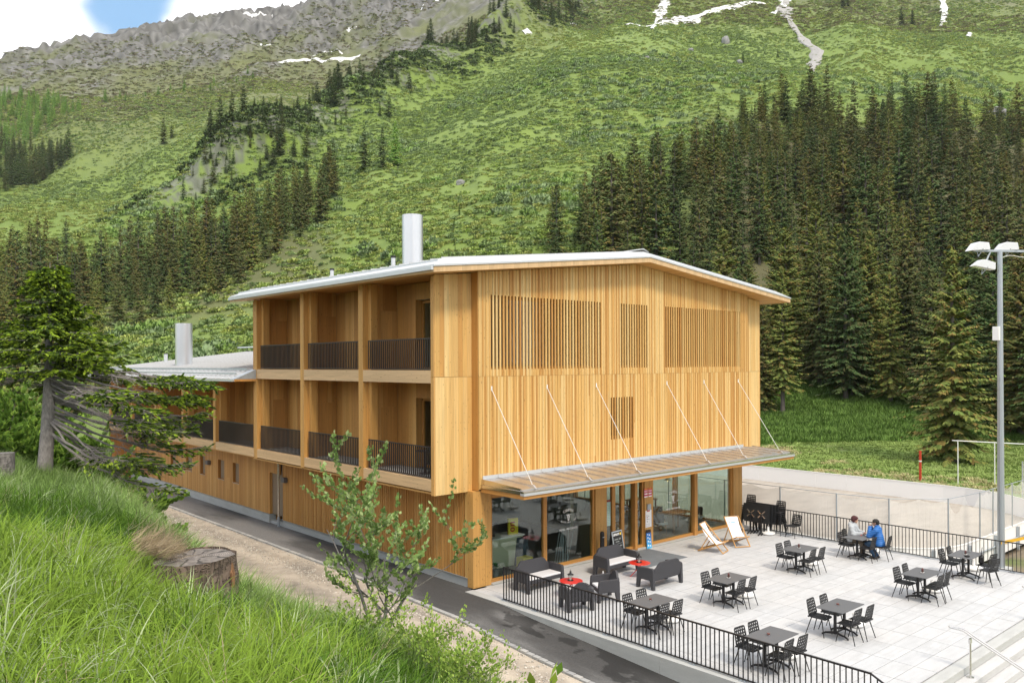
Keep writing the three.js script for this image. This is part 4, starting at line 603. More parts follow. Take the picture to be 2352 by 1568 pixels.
redTable('round red side table with lantern, behind the bar railing', 1.68, 2.47); redTable('round red side table with lantern, between two facing sofas', 4.83, 2.42);
function lantern(name, label, x, y, z, s, mat) {
  const l = thing(name, label, 'lantern', [x, y, z], .3, name === 'table_lantern' ? 'black lanterns on the red tables' : undefined); const f = []; for (let k = 0; k < 4; k++) { const a = k * Math.PI / 2 + .785; f.push(rod([.07 * Math.cos(a), .01, .07 * Math.sin(a)], [.07 * Math.cos(a), .17, .07 * Math.sin(a)], .006, .006, 5)); } l.scale.setScalar(s);
  M('frame', mg(f), mat, l); M('base', new THREE.CylinderGeometry(.085, .09, .015, 20), mat, l).position.y = .008; M('roof', new THREE.LatheGeometry([[.092, .165], [.095, .175], [.05, .205], [.03, .21], [.028, .245], [.04, .25], [.015, .275], [0, .278]].map(p => new THREE.Vector2(...p)), 20), mat, l); M('glass', new THREE.CylinderGeometry(.066, .066, .15, 16, 1, true), clearGlass, l).position.y = .09; M('candle', new THREE.CylinderGeometry(.03, .03, .07, 12), std(.7, .66, .55, .6), l).position.y = .051; M('ring', new THREE.TorusGeometry(.022, .004, 6, 14), mat, l).position.y = .295;
}
lantern('table_lantern', 'small black lantern on the left red table', 1.68, .453, 2.45, 1, black); lantern('table_lantern', 'small black lantern on the right red table', 4.83, .453, 2.40, 1, black); lantern('floor_lantern', 'white lantern on the paving behind grey armchair', 3.03, 0, 2.5, 1.6, whitePaint);
// chalkboard, ash bin, notices, mat, lettering
function board(w, h, draw, px = 512) { const cv = document.createElement('canvas'); cv.width = px; cv.height = Math.round(px * h / w); draw(cv.getContext('2d'), cv.width, cv.height); const t = new THREE.CanvasTexture(cv); t.colorSpace = THREE.SRGBColorSpace; return t; }
{
  const f = board(.56, .98, (c, W, H) => { c.fillStyle = '#1d1f20'; c.fillRect(0, 0, W, H); c.fillStyle = '#fff'; c.font = 'bold 96px sans-serif'; c.fillText('UPDATE', 30, 118); c.fillStyle = '#e8c84a'; c.beginPath(); c.arc(452, 84, 42, 0, 7); c.fill(); c.strokeStyle = c.fillStyle = '#b8bdbd'; c.lineWidth = 7; for (const [x0, x1, y, a] of [[50, 300, 235, 26], [330, 430, 230, 34], [120, 330, 310, 20], [130, 300, 455, 24], [320, 470, 450, 24], [60, 220, 680, 24], [250, 460, 680, 24]]) { c.beginPath(); for (let x = x0; x <= x1; x += 6) c.lineTo(x, y + a * Math.sin(x * .21) * Math.sin(x * .047 + y)); c.stroke(); } c.fillRect(20, 372, 470, 5); for (let x = 150; x < 400; x += 70) c.fillRect(x, 545, 14, 14); });
  const s = thing('chalkboard_sign', 'black chalkboard standing sign headed UPDATE beside the entrance doors', 'sign', [5.76, 0, .62], .12), mt = std(1, 1, 1, .75, { map: f }), pl = new THREE.PlaneGeometry(.52, .96); const fr = M('front_board', mg([box(-.30, -.26, 0, 1.08, -.012, .012), box(.26, .30, 0, 1.08, -.012, .012), box(-.26, .26, 1.04, 1.08, -.012, .012, 'x'), box(-.26, .26, .06, .10, -.012, .012, 'x')]), galv, s); fr.rotation.x = -.18; fr.position.z = .2; const wr = M('writing', pl, mt, fr); wr.position.set(0, .57, .006); M('panel', box(-.26, .26, .10, 1.04, -.006, .004), black, fr); const bk = M('back_board', mg([box(-.30, .30, 0, 1.08, -.01, .01)]), black, s); bk.rotation.x = .18; bk.position.z = -.2;
  const a = thing('ash_bin', 'slim black ash bin next to chalkboard sign', 'ash bin', [5.36, 0, .34]); M('column', new THREE.CylinderGeometry(.075, .08, .98, 20), black, a).position.y = .49; M('lid', new THREE.SphereGeometry(.075, 16, 8, 0, 7, 0, 1.57), black, a).position.y = .98; M('slot', box(-.05, .05, .85, .88, .068, .079), galv, a);
  const pnk = board(.2, .34, (c, W, H) => { c.fillStyle = '#c8235f'; c.fillRect(0, 0, W, H); c.fillStyle = '#e8a02a'; c.fillRect(60, 30, 390, 110); c.fillStyle = '#fff'; c.fillRect(40, 220, 430, 130); c.fillRect(40, 470, 430, 120); c.fillRect(20, 740, 470, 110); c.fillStyle = '#c8235f'; for (let i = 0; i < 3; i++) c.fillRect(60 + i * 140, 250, 110, 70); }), pm = std(1, 1, 1, .7, { map: pnk });
  for (const [x, w] of [[8.10, 'left'], [8.34, 'right']]) single('event_notice', new THREE.BoxGeometry(.20, .34, .004), pm, `${w} of two pink and white notices pinned on timber post`, 'notice', [x, 2.03, .006], 0, 'pink notices on the post');
  const wn = board(.36, .62, (c, W, H) => { c.fillStyle = '#f1efee'; c.fillRect(0, 0, W, H); c.fillStyle = '#333'; for (const [x, y, w, h] of [[90, 250, 60, 40], [110, 330, 50, 50], [230, 280, 90, 14], [230, 320, 70, 14], [110, 440, 60, 40], [240, 460, 90, 14], [120, 560, 50, 50]]) c.fillRect(x, y, w, h); c.fillStyle = '#c33'; c.fillRect(110, 360, 60, 30); c.strokeStyle = '#444'; c.lineWidth = 5; c.strokeRect(60, 720, 300, 90); }); single('paper_notice', new THREE.BoxGeometry(.34, .62, .004), std(1, 1, 1, .8, { map: wn }), 'large white paper notice on the timber post beside the doors', 'notice', [8.24, 1.07, .006]);
  const bx = thing('menu_case', 'small steel notice box with red label above white paper', 'box', [8.24, 1.40, 0]); M('case', new RoundedBoxGeometry(.20, .22, .05, 2, .01), galv, bx).position.set(0, .10, .026); M('label', box(-.09, .05, -.06, .0, .01, .03), std(.6, .06, .05, .6), bx);
  const bl = board(.27, .68, (c, W, H) => { const g = c.createLinearGradient(0, 0, 0, H); g.addColorStop(0, '#2a1c18'); g.addColorStop(.16, '#2a1c18'); g.addColorStop(.17, '#1f5fae'); g.addColorStop(1, '#52b7ea'); c.fillStyle = g; c.fillRect(0, 0, W, H); c.fillStyle = '#e8f4fb'; for (const [x, y, r] of [[150, 330, 50], [330, 380, 60], [160, 560, 62], [350, 640, 55], [170, 800, 60], [360, 860, 66], [170, 1080, 75], [380, 1120, 60]]) { c.beginPath(); c.ellipse(x, y, r, r * .8, .5, 0, 7); c.fill(); } c.fillStyle = '#b03a50'; for (const [x, y] of [[170, 590], [340, 430], [350, 900]]) c.fillRect(x - 25, y - 20, 50, 44); }); const ib = single('ice_cream_board', new THREE.BoxGeometry(.27, .68, .012), std(1, 1, 1, .5, { map: bl }), 'narrow blue ice cream board leaning at foot of the post', 'sign', [8.17, .345, .075]); ib.rotation.x = -.08;
  const mn = board(.22, .92, (c, W, H) => { c.fillStyle = '#e9ecec'; c.fillRect(0, 0, W, H); c.fillStyle = '#b03030'; c.fillRect(0, 0, W, 90); c.fillStyle = '#9aa'; for (let y = 200; y < H - 100; y += 70) c.fillRect(30, y, W - 60, 12); }, 256); single('menu_sheet', new THREE.BoxGeometry(.24, .92, .003), std(1, 1, 1, .7, { map: mn }), 'tall white menu sheet with red head behind the left door', 'notice', [6.18, 1.52, -.118]);
  single('door_mat', new RoundedBoxGeometry(2.2, .012, 1.75, 1, .005), std(.20, .225, .25, .95, { map: speckTex }), 'large grey blue doormat on paving in front of doors', 'mat', [7.0, .004, .98]);
  const txt = board(1.05, .74, (c, W, H) => { c.clearRect(0, 0, W, H); c.fillStyle = '#fff'; c.textAlign = 'center'; const arc = (s, cx, cy, r, a0, st, f, up) => { c.font = f; [...s].forEach((ch, i) => { const a = a0 + (i - (s.length - 1) / 2) * st; c.save(); c.translate(cx + r * Math.sin(a), cy - (up ? 1 : -1) * r * Math.cos(a)); c.rotate(up ? a : -a); c.fillText(ch, 0, 0); c.restore(); }); }; arc('CAMPRA', 512, 560, 470, 0, .158, 'bold 124px serif', true); arc('ALPINE LODGE + SPA', 512, -330, 800, 0, .052, 'bold 62px serif', false); c.font = 'bold 84px sans-serif'; c.fillText('HOTEL - RISTORANTE', 512, 690); c.beginPath(); c.moveTo(470, 190); c.lineTo(555, 190); c.lineTo(580, 260); c.lineTo(545, 390); c.lineTo(515, 410); c.lineTo(485, 390); c.lineTo(448, 260); c.fill(); c.clearRect(490, 230, 12, 120); c.clearRect(525, 230, 12, 120); c.fillRect(400, 190, 60, 18); c.fillRect(566, 190, 60, 18); }, 1024);
  const lm = new THREE.MeshStandardMaterial({ color: 0xe8e8e4, map: txt, alphaTest: .4, roughness: .7, side: THREE.DoubleSide }); lm.color.setRGB(.8, .8, .78);
  single('window_lettering', new THREE.PlaneGeometry(1.05, .74), lm, 'white hotel restaurant lettering with emblem on left window', 'lettering', [4.17, 1.55, -.094], 0, 'white window lettering'); single('window_lettering', new THREE.PlaneGeometry(1.05, .74), lm, 'white hotel restaurant lettering with emblem on right window', 'lettering', [9.83, 1.55, -.094], 0, 'white window lettering');
}
// inside, behind the glass
{
  const oak = wood(.30, .16, .07), pale = std(.58, .56, .42, .8);
  const d = thing('reception_desk', 'pale reception desk behind the leftmost window', 'desk', [2.5, .012, -1.7]); M('front', box(-.75, .75, 0, .95, .3, .34), pale, d); M('top', box(-.8, .8, .952, .99, -.35, .36, 'x'), whitePaint, d); M('side', box(-.75, -.71, 0, .95, -.3, .299), pale, d);
  const y = board(.34, .5, (c, W, H) => { c.fillStyle = '#f0d820'; c.fillRect(0, 0, W, H); c.fillStyle = '#c01830'; c.font = 'bold 420px sans-serif'; c.save(); c.translate(330, 640); c.rotate(-1.57); c.fillText('on', 0, 0); c.restore(); }); single('yellow_display', new THREE.BoxGeometry(.36, .55, .12), std(1, 1, 1, .6, { map: y }), 'yellow display box with red letters on reception desk', 'display', [2.95, 1.28, -1.55], -.3);
  const bl = thing('desk_screen', 'black screen and papers on the reception desk', 'screen', [2.2, 1.003, -1.7], .4); M('panel', box(-.3, .3, .1, .45, -.02, .02), black, bl); M('stand', box(-.05, .05, 0, .1, -.05, .05), black, bl);
  single('yellow_crate', new RoundedBoxGeometry(.45, .32, .35, 1, .02), std(.75, .6, .04, .6), 'yellow crate on the floor behind leftmost window', 'crate', [3.0, .172, -1.0]); single('blue_cloth_stand', new THREE.CylinderGeometry(.3, .42, .9, 14), std(.05, .07, .10, .9), 'dark blue draped stand beside the reception desk', 'stand', [3.2, .462, -1.55]);
  const gp = thing('green_plant', 'small green plant on the floor behind leftmost window', 'plant', [1.45, .012, -.7]); M('pot', new THREE.CylinderGeometry(.13, .1, .22, 14), std(.3, .3, .3, .7), gp).position.y = .11; { const g = []; const r = rng(3); for (let i = 0; i < 40; i++) { const q = new THREE.PlaneGeometry(.07, .2); q.translate(0, .1, 0); q.rotateX(r() * 1.1); q.rotateY(r() * 6.3); q.translate(0, .22, 0); g.push(q); } M('leaves', mg(g), std(.05, .22, .05, .8, { side: THREE.DoubleSide }), gp); }
  const sp = thing('ski_pole_bundle', 'bundle of pale poles leaning behind the lettered window', 'poles', [4.6, .012, -.75]); const r = rng(8); for (let i = 0; i < 8; i++) { const x = (i - 3.5) * .09; M('pole', rod([x - .25, 0, .1 + r() * .15], [x + .05 + r() * .25, 1.0, -.1], .012, .009, 6), galv, sp); }
  const dk = (label, x, z, t) => { const c = thing('dining_chair', label, 'chair', [x, .012, z], t, 'upholstered chairs in the dining room'); M('seat', new RoundedBoxGeometry(.48, .1, .48, 2, .03), std(.40, .40, .42, .9), c).position.y = .44; const bk = new THREE.CylinderGeometry(.27, .25, .34, 20, 1, true, Math.PI * .5, Math.PI); M('backrest', bk, std(.07, .07, .075, .8, { side: THREE.DoubleSide }), c).position.set(0, .66, 0); for (const [a, b] of [[-1, -1], [1, -1], [-1, 1], [1, 1]]) M('leg', rod([a * .2, 0, b * .2], [a * .17, .40, b * .17], .016, .02, 6), oak, c); };
  const dt = (label, x, z) => { const t = thing('dining_table', label, 'table', [x, .012, z], 0, 'wooden dining tables indoors'); M('table_top', new RoundedBoxGeometry(1.3, .04, .8, 1, .01), oak, t).position.y = .73; for (const [a, b] of [[-1, -1], [1, -1], [-1, 1], [1, 1]]) M('leg', box(a * .58 - .03, a * .58 + .03, 0, .71, b * .33 - .03, b * .33 + .03), oak, t); };
  dt('wooden dining table indoors, close behind the window mullion', 11.5, -1.25); dt('wooden dining table further inside, by the rink windows', 12.9, -4.2);
  dk('grey upholstered chair indoors right of the nearer table', 12.55, -1.0, -1.2); dk('grey upholstered chair indoors behind the nearer table', 11.4, -2.05, 0); dk('grey upholstered chair indoors left of the nearer table', 10.4, -1.2, 1.4); dk('grey upholstered chair indoors at the further table', 12.1, -3.9, 1.3);
  for (const [x, z, l] of [[11.3, -1.5, 'small lit pendant lamp above the nearer dining table'], [12.9, -4.0, 'small lit pendant lamp above the further dining table']]) { const p = thing('pendant_lamp', l, 'lamp', [x, 2.735, z], 0, 'pendant lamps indoors'); M('cord', rod([0, 0, 0], [0, -.62, 0], .006), black, p); M('shade', new THREE.LatheGeometry([[.02, -.60], [.05, -.64], [.14, -.70], [.145, -.71], [.13, -.70], [.04, -.66]].map(q => new THREE.Vector2(...q)), 24), std(.55, .45, .2, .4, { side: THREE.DoubleSide }), p); M('bulb', new THREE.SphereGeometry(.035, 12, 8), std(1, .8, .5, .5, { emissive: new THREE.Color(1, .75, .4), emissiveIntensity: 4 }), p).position.y = -.70; const li = new THREE.PointLight(0xffd9a0, 1.6, 0, 2); li.position.set(x, 1.97, z); li.castShadow = true; li.shadow.radius = 2; scene.add(li); }
}
// balcony furniture and small things on tables
chair('black chair on the lower balcony next to the end panel', [-.55, 3.362, -1.0], 1.2); chair('black chair on the lower balcony in the next bay', [-.4, 3.362, -5.2], 1.4);
{
  const b = thing('balcony_table', 'small dark round table on the lower balcony', 'table', [-.5, 3.362, -1.75]); M('table_top', new THREE.CylinderGeometry(.3, .3, .02, 24), darkMetal, b).position.y = .71; M('leg', rod([0, 0, 0], [0, .7, 0], .025), darkMetal, b); M('foot', new THREE.CylinderGeometry(.2, .22, .02, 20), darkMetal, b).position.y = .01;
  const cup = (x, z, l) => { const c = thing('coffee_cup', l, 'cup', [x, .742, z], 0, 'white coffee cups of the seated pair'); M('saucer', new THREE.CylinderGeometry(.075, .05, .012, 20), whitePaint, c).position.y = .006; M('cup', new THREE.LatheGeometry([[0, .012], [.025, .012], [.04, .06], [.037, .06], [.022, .018], [0, .018]].map(q => new THREE.Vector2(...q)), 18), whitePaint, c); M('handle', new THREE.TorusGeometry(.017, .004, 6, 10), whitePaint, c).position.set(.045, .038, 0); };
  cup(12.63, 5.72, 'white cup in front of person in grey hooded top'); cup(12.72, 6.05, 'white cup in front of person in blue jacket');
  const g = thing('glass_dish', 'small glass dish with sweets between the two cups', 'dish', [12.55, .742, 5.92]); M('bowl', new THREE.LatheGeometry([[0, .004], [.05, .004], [.075, .04], [.071, .04], [.046, .009], [0, .009]].map(q => new THREE.Vector2(...q)), 18), clearGlass, g); M('sweets', new THREE.IcosahedronGeometry(.035, 0).scale(1, .5, 1), std(.5, .06, .06, .6), g).position.y = .025;
  const as = thing('ashtray', 'black round ashtray on the table below light mast', 'ashtray', [11.95, .742, 9.55]); M('dish', new THREE.LatheGeometry([[0, .004], [.07, .004], [.075, .04], [.062, .045], [.06, .015], [0, .012]].map(q => new THREE.Vector2(...q)), 20), black, as);
  const bag = thing('handbag', 'black handbag hanging on chair at table below light mast', 'bag', [12.62, .46, 9.72], .3); M('bag_body', new RoundedBoxGeometry(.34, .24, .14, 3, .05), black, bag).position.y = .13; M('strap', tube([[-.14, .22, 0], [-.12, .42, .02], [0, .5, .03], [.12, .42, .02], [.14, .22, 0]], .012, 20, 6), black, bag);
  const sg = thing('sunglasses', 'dark sunglasses and strap lying on the table below light mast', 'glasses', [12.55, .746, 9.3], .6); M('lenses', mg([new THREE.CylinderGeometry(.03, .03, .008, 14).translate(-.035, .012, 0), new THREE.CylinderGeometry(.03, .03, .008, 14).translate(.035, .012, 0)]), black, sg); M('temples', mg([rod([-.06, .012, 0], [-.07, .01, .12], .004), rod([.06, .012, 0], [.07, .01, .12], .004)]), black, sg);
}
// ---------- the two people ----------
function march(fn, lo, hi, cell) { // mesh of the zero set of a distance function
  const ext = Math.max(hi[0] - lo[0], hi[1] - lo[1], hi[2] - lo[2]) / 2, c = [0, 1, 2].map(i => (lo[i] + hi[i]) / 2), n = Math.min(110, Math.ceil(2 * ext / cell) + 4), mc = new MarchingCubes(n, new THREE.MeshStandardMaterial(), false, false, 200000); mc.isolation = 0; const H = n / 2;
  for (let k = 0; k < n; k++) for (let j = 0; j < n; j++) for (let i = 0; i < n; i++) mc.field[i + j * n + k * n * n] = -fn(c[0] + (i - H) / H * ext, c[1] + (j - H) / H * ext, c[2] + (k - H) / H * ext);
  mc.update(); const g = new THREE.BufferGeometry(), P = mc.positionArray.slice(0, mc.count * 3), N = mc.normalArray.slice(0, mc.count * 3); for (let i = 0; i < P.length; i++) P[i] = P[i] * ext + c[i % 3];
  g.setAttribute('position', new THREE.BufferAttribute(P, 3)); g.setAttribute('normal', new THREE.BufferAttribute(N, 3)); g.setAttribute('uv', new THREE.BufferAttribute(new Float32Array(mc.count * 2), 2)); return g;
}
const cap = (p, a, b, ra, rb) => { const dx = b[0] - a[0], dy = b[1] - a[1], dz = b[2] - a[2], t = clamp(((p[0] - a[0]) * dx + (p[1] - a[1]) * dy + (p[2] - a[2]) * dz) / (dx * dx + dy * dy + dz * dz)); return Math.hypot(p[0] - a[0] - t * dx, p[1] - a[1] - t * dy, p[2] - a[2] - t * dz) - lerp(ra, rb, t); };
const smin = (a, b, k) => { const h = clamp(.5 + .5 * (b - a) / k); return lerp(b, a, h) - k * h * (1 - h); };
function field(bones, k = .03, grow = 0) { return (x, y, z) => { let d = 1e3; const p = [x, y, z]; for (const [a, b, ra, rb] of bones) d = smin(d, cap(p, a, b, ra, rb), k); return d - grow; }; }
function person(label, pos, turn, o) { // sits facing +z, hips above the origin of the seat
  const g = thing('person', label, 'person', pos, turn); const L = o.lean, sh = [0, 1.02, L], nk = [0, 1.10, L + .02], hd = [o.hx ?? 0, 1.23, L + .06];
  const arms = o.arms, leg = (s) => { const hip = [s * .09, .50, -.02], kn = [s * .11, .50, .38], an = [s * .11 + (o.ankle?.[0] ?? 0), .09, .34 + (o.ankle?.[1] ?? 0)]; return [[hip, kn, .085, .065], [kn, an, .06, .042]]; };
  const torso = [[[0, .52, -.02], [0, .75, L * .45], .145, .135], [[0, .75, L * .45], [0, .96, L], .135, .125], [[-.11, 1.0, L], [.11, 1.0, L], .075, .075], [[-.07, .52, -.02], [.07, .52, -.02], .12, .12]];
  const up = arms.flatMap(([a, b, c]) => [[a, b, .055, .045], [b, c, .043, .031]]), lg = [...leg(-1), ...leg(1)];
  const neck = [[[0, 1.02, L], nk, .055, .052], [nk, [hd[0], 1.15, L + .035], .052, .052]];
  const handBones = (c, d, s) => { const B = [], u = V3(...d).normalize(), side = V3().crossVectors(u, V3(0, 1, 0)).normalize(), q = V3(...c); B.push([c, q.clone().addScaledVector(u, .07).toArray(), .022, .026]); for (let i = 0; i < 4; i++) { const r = q.clone().addScaledVector(u, .07).addScaledVector(side, (i - 1.5) * .017), m = r.clone().addScaledVector(u, .04 - Math.abs(i - 1.3) * .005).add(V3(0, -.008, 0)), e = m.clone().addScaledVector(u, .022).add(V3(0, -.022, 0)); B.push([r.toArray(), m.toArray(), .0095, .009], [m.toArray(), e.toArray(), .009, .008]); } const t0 = q.clone().addScaledVector(u, .025).addScaledVector(side, s * .022), t1 = t0.clone().addScaledVector(u, .035).addScaledVector(side, s * .025); B.push([t0.toArray(), t1.toArray(), .012, .009]); return B; };
  const headF = (() => { const f = V3(o.face[0], 0, o.face[1]).normalize(), r = V3(f.z, 0, -f.x), at = (x, y, z) => [hd[0] + r.x * x + f.x * z, hd[1] + y, hd[2] + r.z * x + f.z * z]; const skull = [[at(0, .035, -.015), at(0, .03, .01), .085, .082], [at(0, -.03, .03), at(0, -.075, .05), .062, .038], [at(0, .012, .085), at(0, -.022, .100), .010, .015], [at(-.03, .03, .075), at(.03, .03, .075), .018, .018], [at(-.085, .0, -.005), at(-.085, -.02, 0), .017, .012], [at(.085, .0, -.005), at(.085, -.02, 0), .017, .012], [at(-.018, -.053, .078), at(.018, -.053, .078), .010, .010]]; return { skull, at }; })();
  const bodyParts = [march(field([...torso, ...up, ...lg, ...neck], .035), [-.55, .0, -.35], [.55, 1.2, .75], .017), march(field([...headF.skull, neck[1]], .018), [hd[0] - .14, hd[1] - .15, hd[2] - .14], [hd[0] + .14, hd[1] + .14, hd[2] + .14], .0045)];
  arms.forEach(([a, b, c, d, s]) => bodyParts.push(march(field(handBones(c, d, s), .006), [c[0] - .13, c[1] - .13, c[2] - .13], [c[0] + .13, c[1] + .13, c[2] + .13], .004)));
  const skin = std(.52, .29, .20, .6); const body = M('body', mergeGeometries(bodyParts), skin, g);
  M('jacket', march(((f, q) => (x, y, z) => { let d = f(x, y, z); d -= o.quilt ? .006 * Math.sin(y * 105) * 1 : .004 * Math.sin(x * 30 + y * 40); return Math.max(d, .46 - y); })(field([...torso, ...up.map(([a, b, ra, rb]) => [a, b, ra + .012, rb + .012]), [[0, 1.06, L - .02], [0, 1.085, L + .01], .075, .07], ...(o.hood ? [[[-.06, 1.06, L - .07], [.06, 1.06, L - .07], .06, .06]] : [])], .04, .022)), [-.58, .42, -.4], [.58, 1.2, .6], .013), o.jacket, g);
  M('trousers', march(((f) => (x, y, z) => Math.max(f(x, y, z), y - .60, .06 - y))(field(lg, .03, .016)), [-.35, .0, -.2], [.35, .65, .6], .012), o.trousers, g);
  for (const s of [-1, 1]) { const an = leg(s)[1][1]; M('shoe', march(field([[[an[0], .05, an[2] - .05], [an[0], .04, an[2] + .15], .045, .038], [[an[0], .09, an[2]], [an[0], .05, an[2]], .048, .05]], .02), [an[0] - .1, 0 - .02, an[2] - .14], [an[0] + .1, .18, an[2] + .24], .009), o.shoes, g); }
  const { at } = headF; M('hair', march(((f) => (x, y, z) => { const q = [x, y, z], fr = cap(q, at(0, -.045, .125), at(0, .0, .115), .075, .06); return Math.max(f(x, y, z) - .004 * Math.sin(x * 190 + z * 160), -fr); })(field(o.hair === 'bob' ? [[at(0, .045, -.02), at(0, .045, .015), .098, .092], [at(-.07, .0, -.02), at(-.075, -.06, -.01), .04, .03], [at(.07, .0, -.02), at(.075, -.06, -.01), .04, .03], [at(0, -.02, -.06), at(0, -.07, -.05), .06, .045], [at(-.05, .06, .075), at(.05, .045, .08), .025, .025]] : [[at(0, .04, -.025), at(0, .045, .01), .096, .09], [at(0, -.02, -.06), at(0, -.05, -.05), .055, .045]], .03)), [hd[0] - .17, hd[1] - .17, hd[2] - .17], [hd[0] + .17, hd[1] + .17, hd[2] + .17], .006), o.hairMat, g);
  for (const s of [-1, 1]) { const e = M('eye', new THREE.SphereGeometry(.010, 10, 8), std(.03, .02, .02, .3), body); e.position.set(...at(s * .03, .008, .079)); } const lp = M('lips', new THREE.SphereGeometry(.02, 12, 8).scale(1, .3, .5), std(.38, .12, .10, .5), body); lp.position.set(...at(0, -.052, .083)); lp.rotation.y = Math.atan2(o.face[0], o.face[1]);
  return g;
}
{
  const sx = 12.76;
  person('person in light grey hooded top, hands at cup, facing the table', [sx, 0, 5.50], .12, { lean: .02, face: [.12, 1], hair: 'bob', hairMat: std(.075, .018, .022, .6), jacket: std(.44, .47, .50, .95), hood: true, trousers: std(.16, .13, .10, .9), shoes: std(.05, .05, .05, .7), arms: [[[-.17, .99, .02], [-.25, .76, .12], [-.14, .79, .34], [.5, .05, .8], 1], [[.17, .99, .02], [.25, .76, .12], [.14, .79, .33], [-.5, .05, .8], -1]] });
  person('person in blue quilted jacket drinking, elbows on the table', [sx - .02, 0, 6.47], Math.PI + .1, { lean: .07, face: [.15, 1], hair: 'short', hairMat: std(.018, .016, .016, .6), jacket: std(.02, .14, .45, .5), quilt: true, trousers: std(.03, .07, .14, .9), shoes: std(.07, .06, .05, .8), ankle: [0, -.22], arms: [[[-.17, .99, .07], [-.22, .79, .28], [-.05, 1.06, .30], [.4, .9, -.05], 1], [[.17, .99, .07], [.22, .79, .28], [.05, 1.06, .30], [-.4, .9, -.05], -1]] });
}
// ---------- vegetation ----------
class Tri { constructor() { this.P = []; this.C = []; }
  tri(a, b, c, col) { this.P.push(a.x, a.y, a.z, b.x, b.y, b.z, c.x, c.y, c.z); for (let i = 0; i < 3; i++) this.C.push(col[0], col[1], col[2]); }
  leaf(p, d, w, len, wid, col) { const a = p, m = p.clone().addScaledVector(d, len * .5), e = p.clone().addScaledVector(d, len), l = m.clone().addScaledVector(w, wid), r = m.clone().addScaledVector(w, -wid); this.tri(a, l, e, col); this.tri(a, e, r, col); }
  geo() { const g = buf(this.P); g.setAttribute('color', new THREE.Float32BufferAttribute(this.C, 3)); return g; } }
const foliage = (k = 1, g = 1, b = 1, tr = 0) => { const m = phys(k, g, b, .9, { vertexColors: true, side: THREE.DoubleSide, specularIntensity: .15, ...(tr ? { transmission: tr, thickness: 0 } : {}) }); return m; };
const barkTex = tex(128, 512, tile((i, j) => .55 + .5 * Math.abs(noise(i * .16, j * .03, 1)) + .25 * noise(i * .4, j * .1, 4), 128, 512));
const bark = std(.19, .165, .15, .95, { map: barkTex, bumpMap: barkTex, bumpScale: .02 }), barkGrey = std(.30, .28, .27, .95, { map: barkTex, bumpMap: barkTex, bumpScale: .012 });
// one spruce of height 1: crown and trunk; scaled when planted
function spruceGeo(seed, whorls, nb, sprays, bare, spread, fine) {
  const r = rng(seed), t = new Tri(), rust = [.150, .124, .050], olive = [.126, .150, .050], green = [.088, .132, .044];
  for (let w = 0; w < whorls; w++) {
    const f = w / (whorls - 1), y = lerp(bare, .985, f ** .92), len = spread * (1 - f) ** .8 * (f < .12 ? .75 + f * 2 : 1) + .012, off = r() * 6.3, gap = .9 / whorls, n = Math.max(4, Math.round(nb * (1 - f * .45)));
    for (let b = 0; b < n; b++) {
      const yb = y + (r() - .5) * gap * 2.2, a = off + b / n * 6.283 + (r() - .5) * .9, L = len * (.62 + .5 * r()), dr = lerp(.55, -.35, f) + (r() - .5) * .3, dir = V3(Math.cos(a), 0, Math.sin(a)), side = V3(-dir.z, 0, dir.x); const k = Math.max(2, Math.round(sprays * (.5 + L / spread * .6))); const warm = r();
      for (let s = 0; s < k; s++) {
        const q = (s + .35 + r() * .5) / k, p = dir.clone().multiplyScalar(L * q * .92); p.y = yb - dr * L * q + .18 * L * q * q; const sz = (.42 + .5 * (1 - q)) * spread * fine * (.7 + .6 * r()) * (1 - f * .5), c0 = r() < .38 * warm ? rust : r() < .6 ? olive : green, j = .85 + .3 * r(), col = [c0[0] * j, c0[1] * j, c0[2] * j];
        for (const e of [-1, 1]) { const d = side.clone().multiplyScalar(e * (.55 + .4 * r())).addScaledVector(dir, .55 + .4 * r()).add(V3(0, -.45 - .5 * r(), 0)).normalize(), wv = V3().crossVectors(d, V3(r() - .5, 1, r() - .5)).normalize(); t.leaf(p, d, wv, sz, sz * .24, col); }
        if (r() < .6) { const d = dir.clone().add(V3((r() - .5) * .4, -.3 - .5 * r(), (r() - .5) * .4)).normalize(); t.leaf(p, d, side.clone().add(V3(0, r() - .5, 0)).normalize(), sz * 1.1, sz * .22, col); }
      }
    }
  }
  t.leaf(V3(0, .955, 0), V3(0, 1, 0), V3(1, 0, 0), .05, .006, olive); const trunk = tapered([V3(0, -.02, 0), V3(0, .05, 0), V3(0, .4, 0), V3(0, .75, 0), V3(0, .98, 0)], [.019, .0145, .011, .006, .001], 7);
  return { crown: t.geo(), trunk };
}
const NEAR = [0, 1, 2, 3, 4].map(k => spruceGeo(100 + k, 34, 10, 13, [.10, .16, .12, .22, .08][k], [.235, .20, .22, .18, .25][k], .21)), MID = [0, 1, 2, 3, 4, 5, 6, 7].map(k => spruceGeo(200 + k, 25, 8, 6, [.06, .14, .10, .2, .05, .1, .16, .08][k], [.235, .20, .22, .18, .25, .225, .195, .21][k], .30));
const crownMats = [foliage(1, 1, 1), foliage(1.25, 1.05, .95), foliage(.85, 1.05, 1.05), foliage(1.1, 1.02, 1.1), foliage(.66, .78, .85), foliage(1.5, 1.4, 1.1)], larchMats = [foliage(2.3, 3.1, 2.0), foliage(1.9, 2.7, 1.9)];
const rv = rng(404), trees = [];
const inPoly = (p, y, poly) => { let c = false; for (let i = 0, j = poly.length - 1; i < poly.length; j = i++) { const [a, b] = poly[i], [d, e] = poly[j]; if ((b > y) !== (e > y) && p < (d - a) * (y - b) / (e - b) + a) c = !c; } return c; };
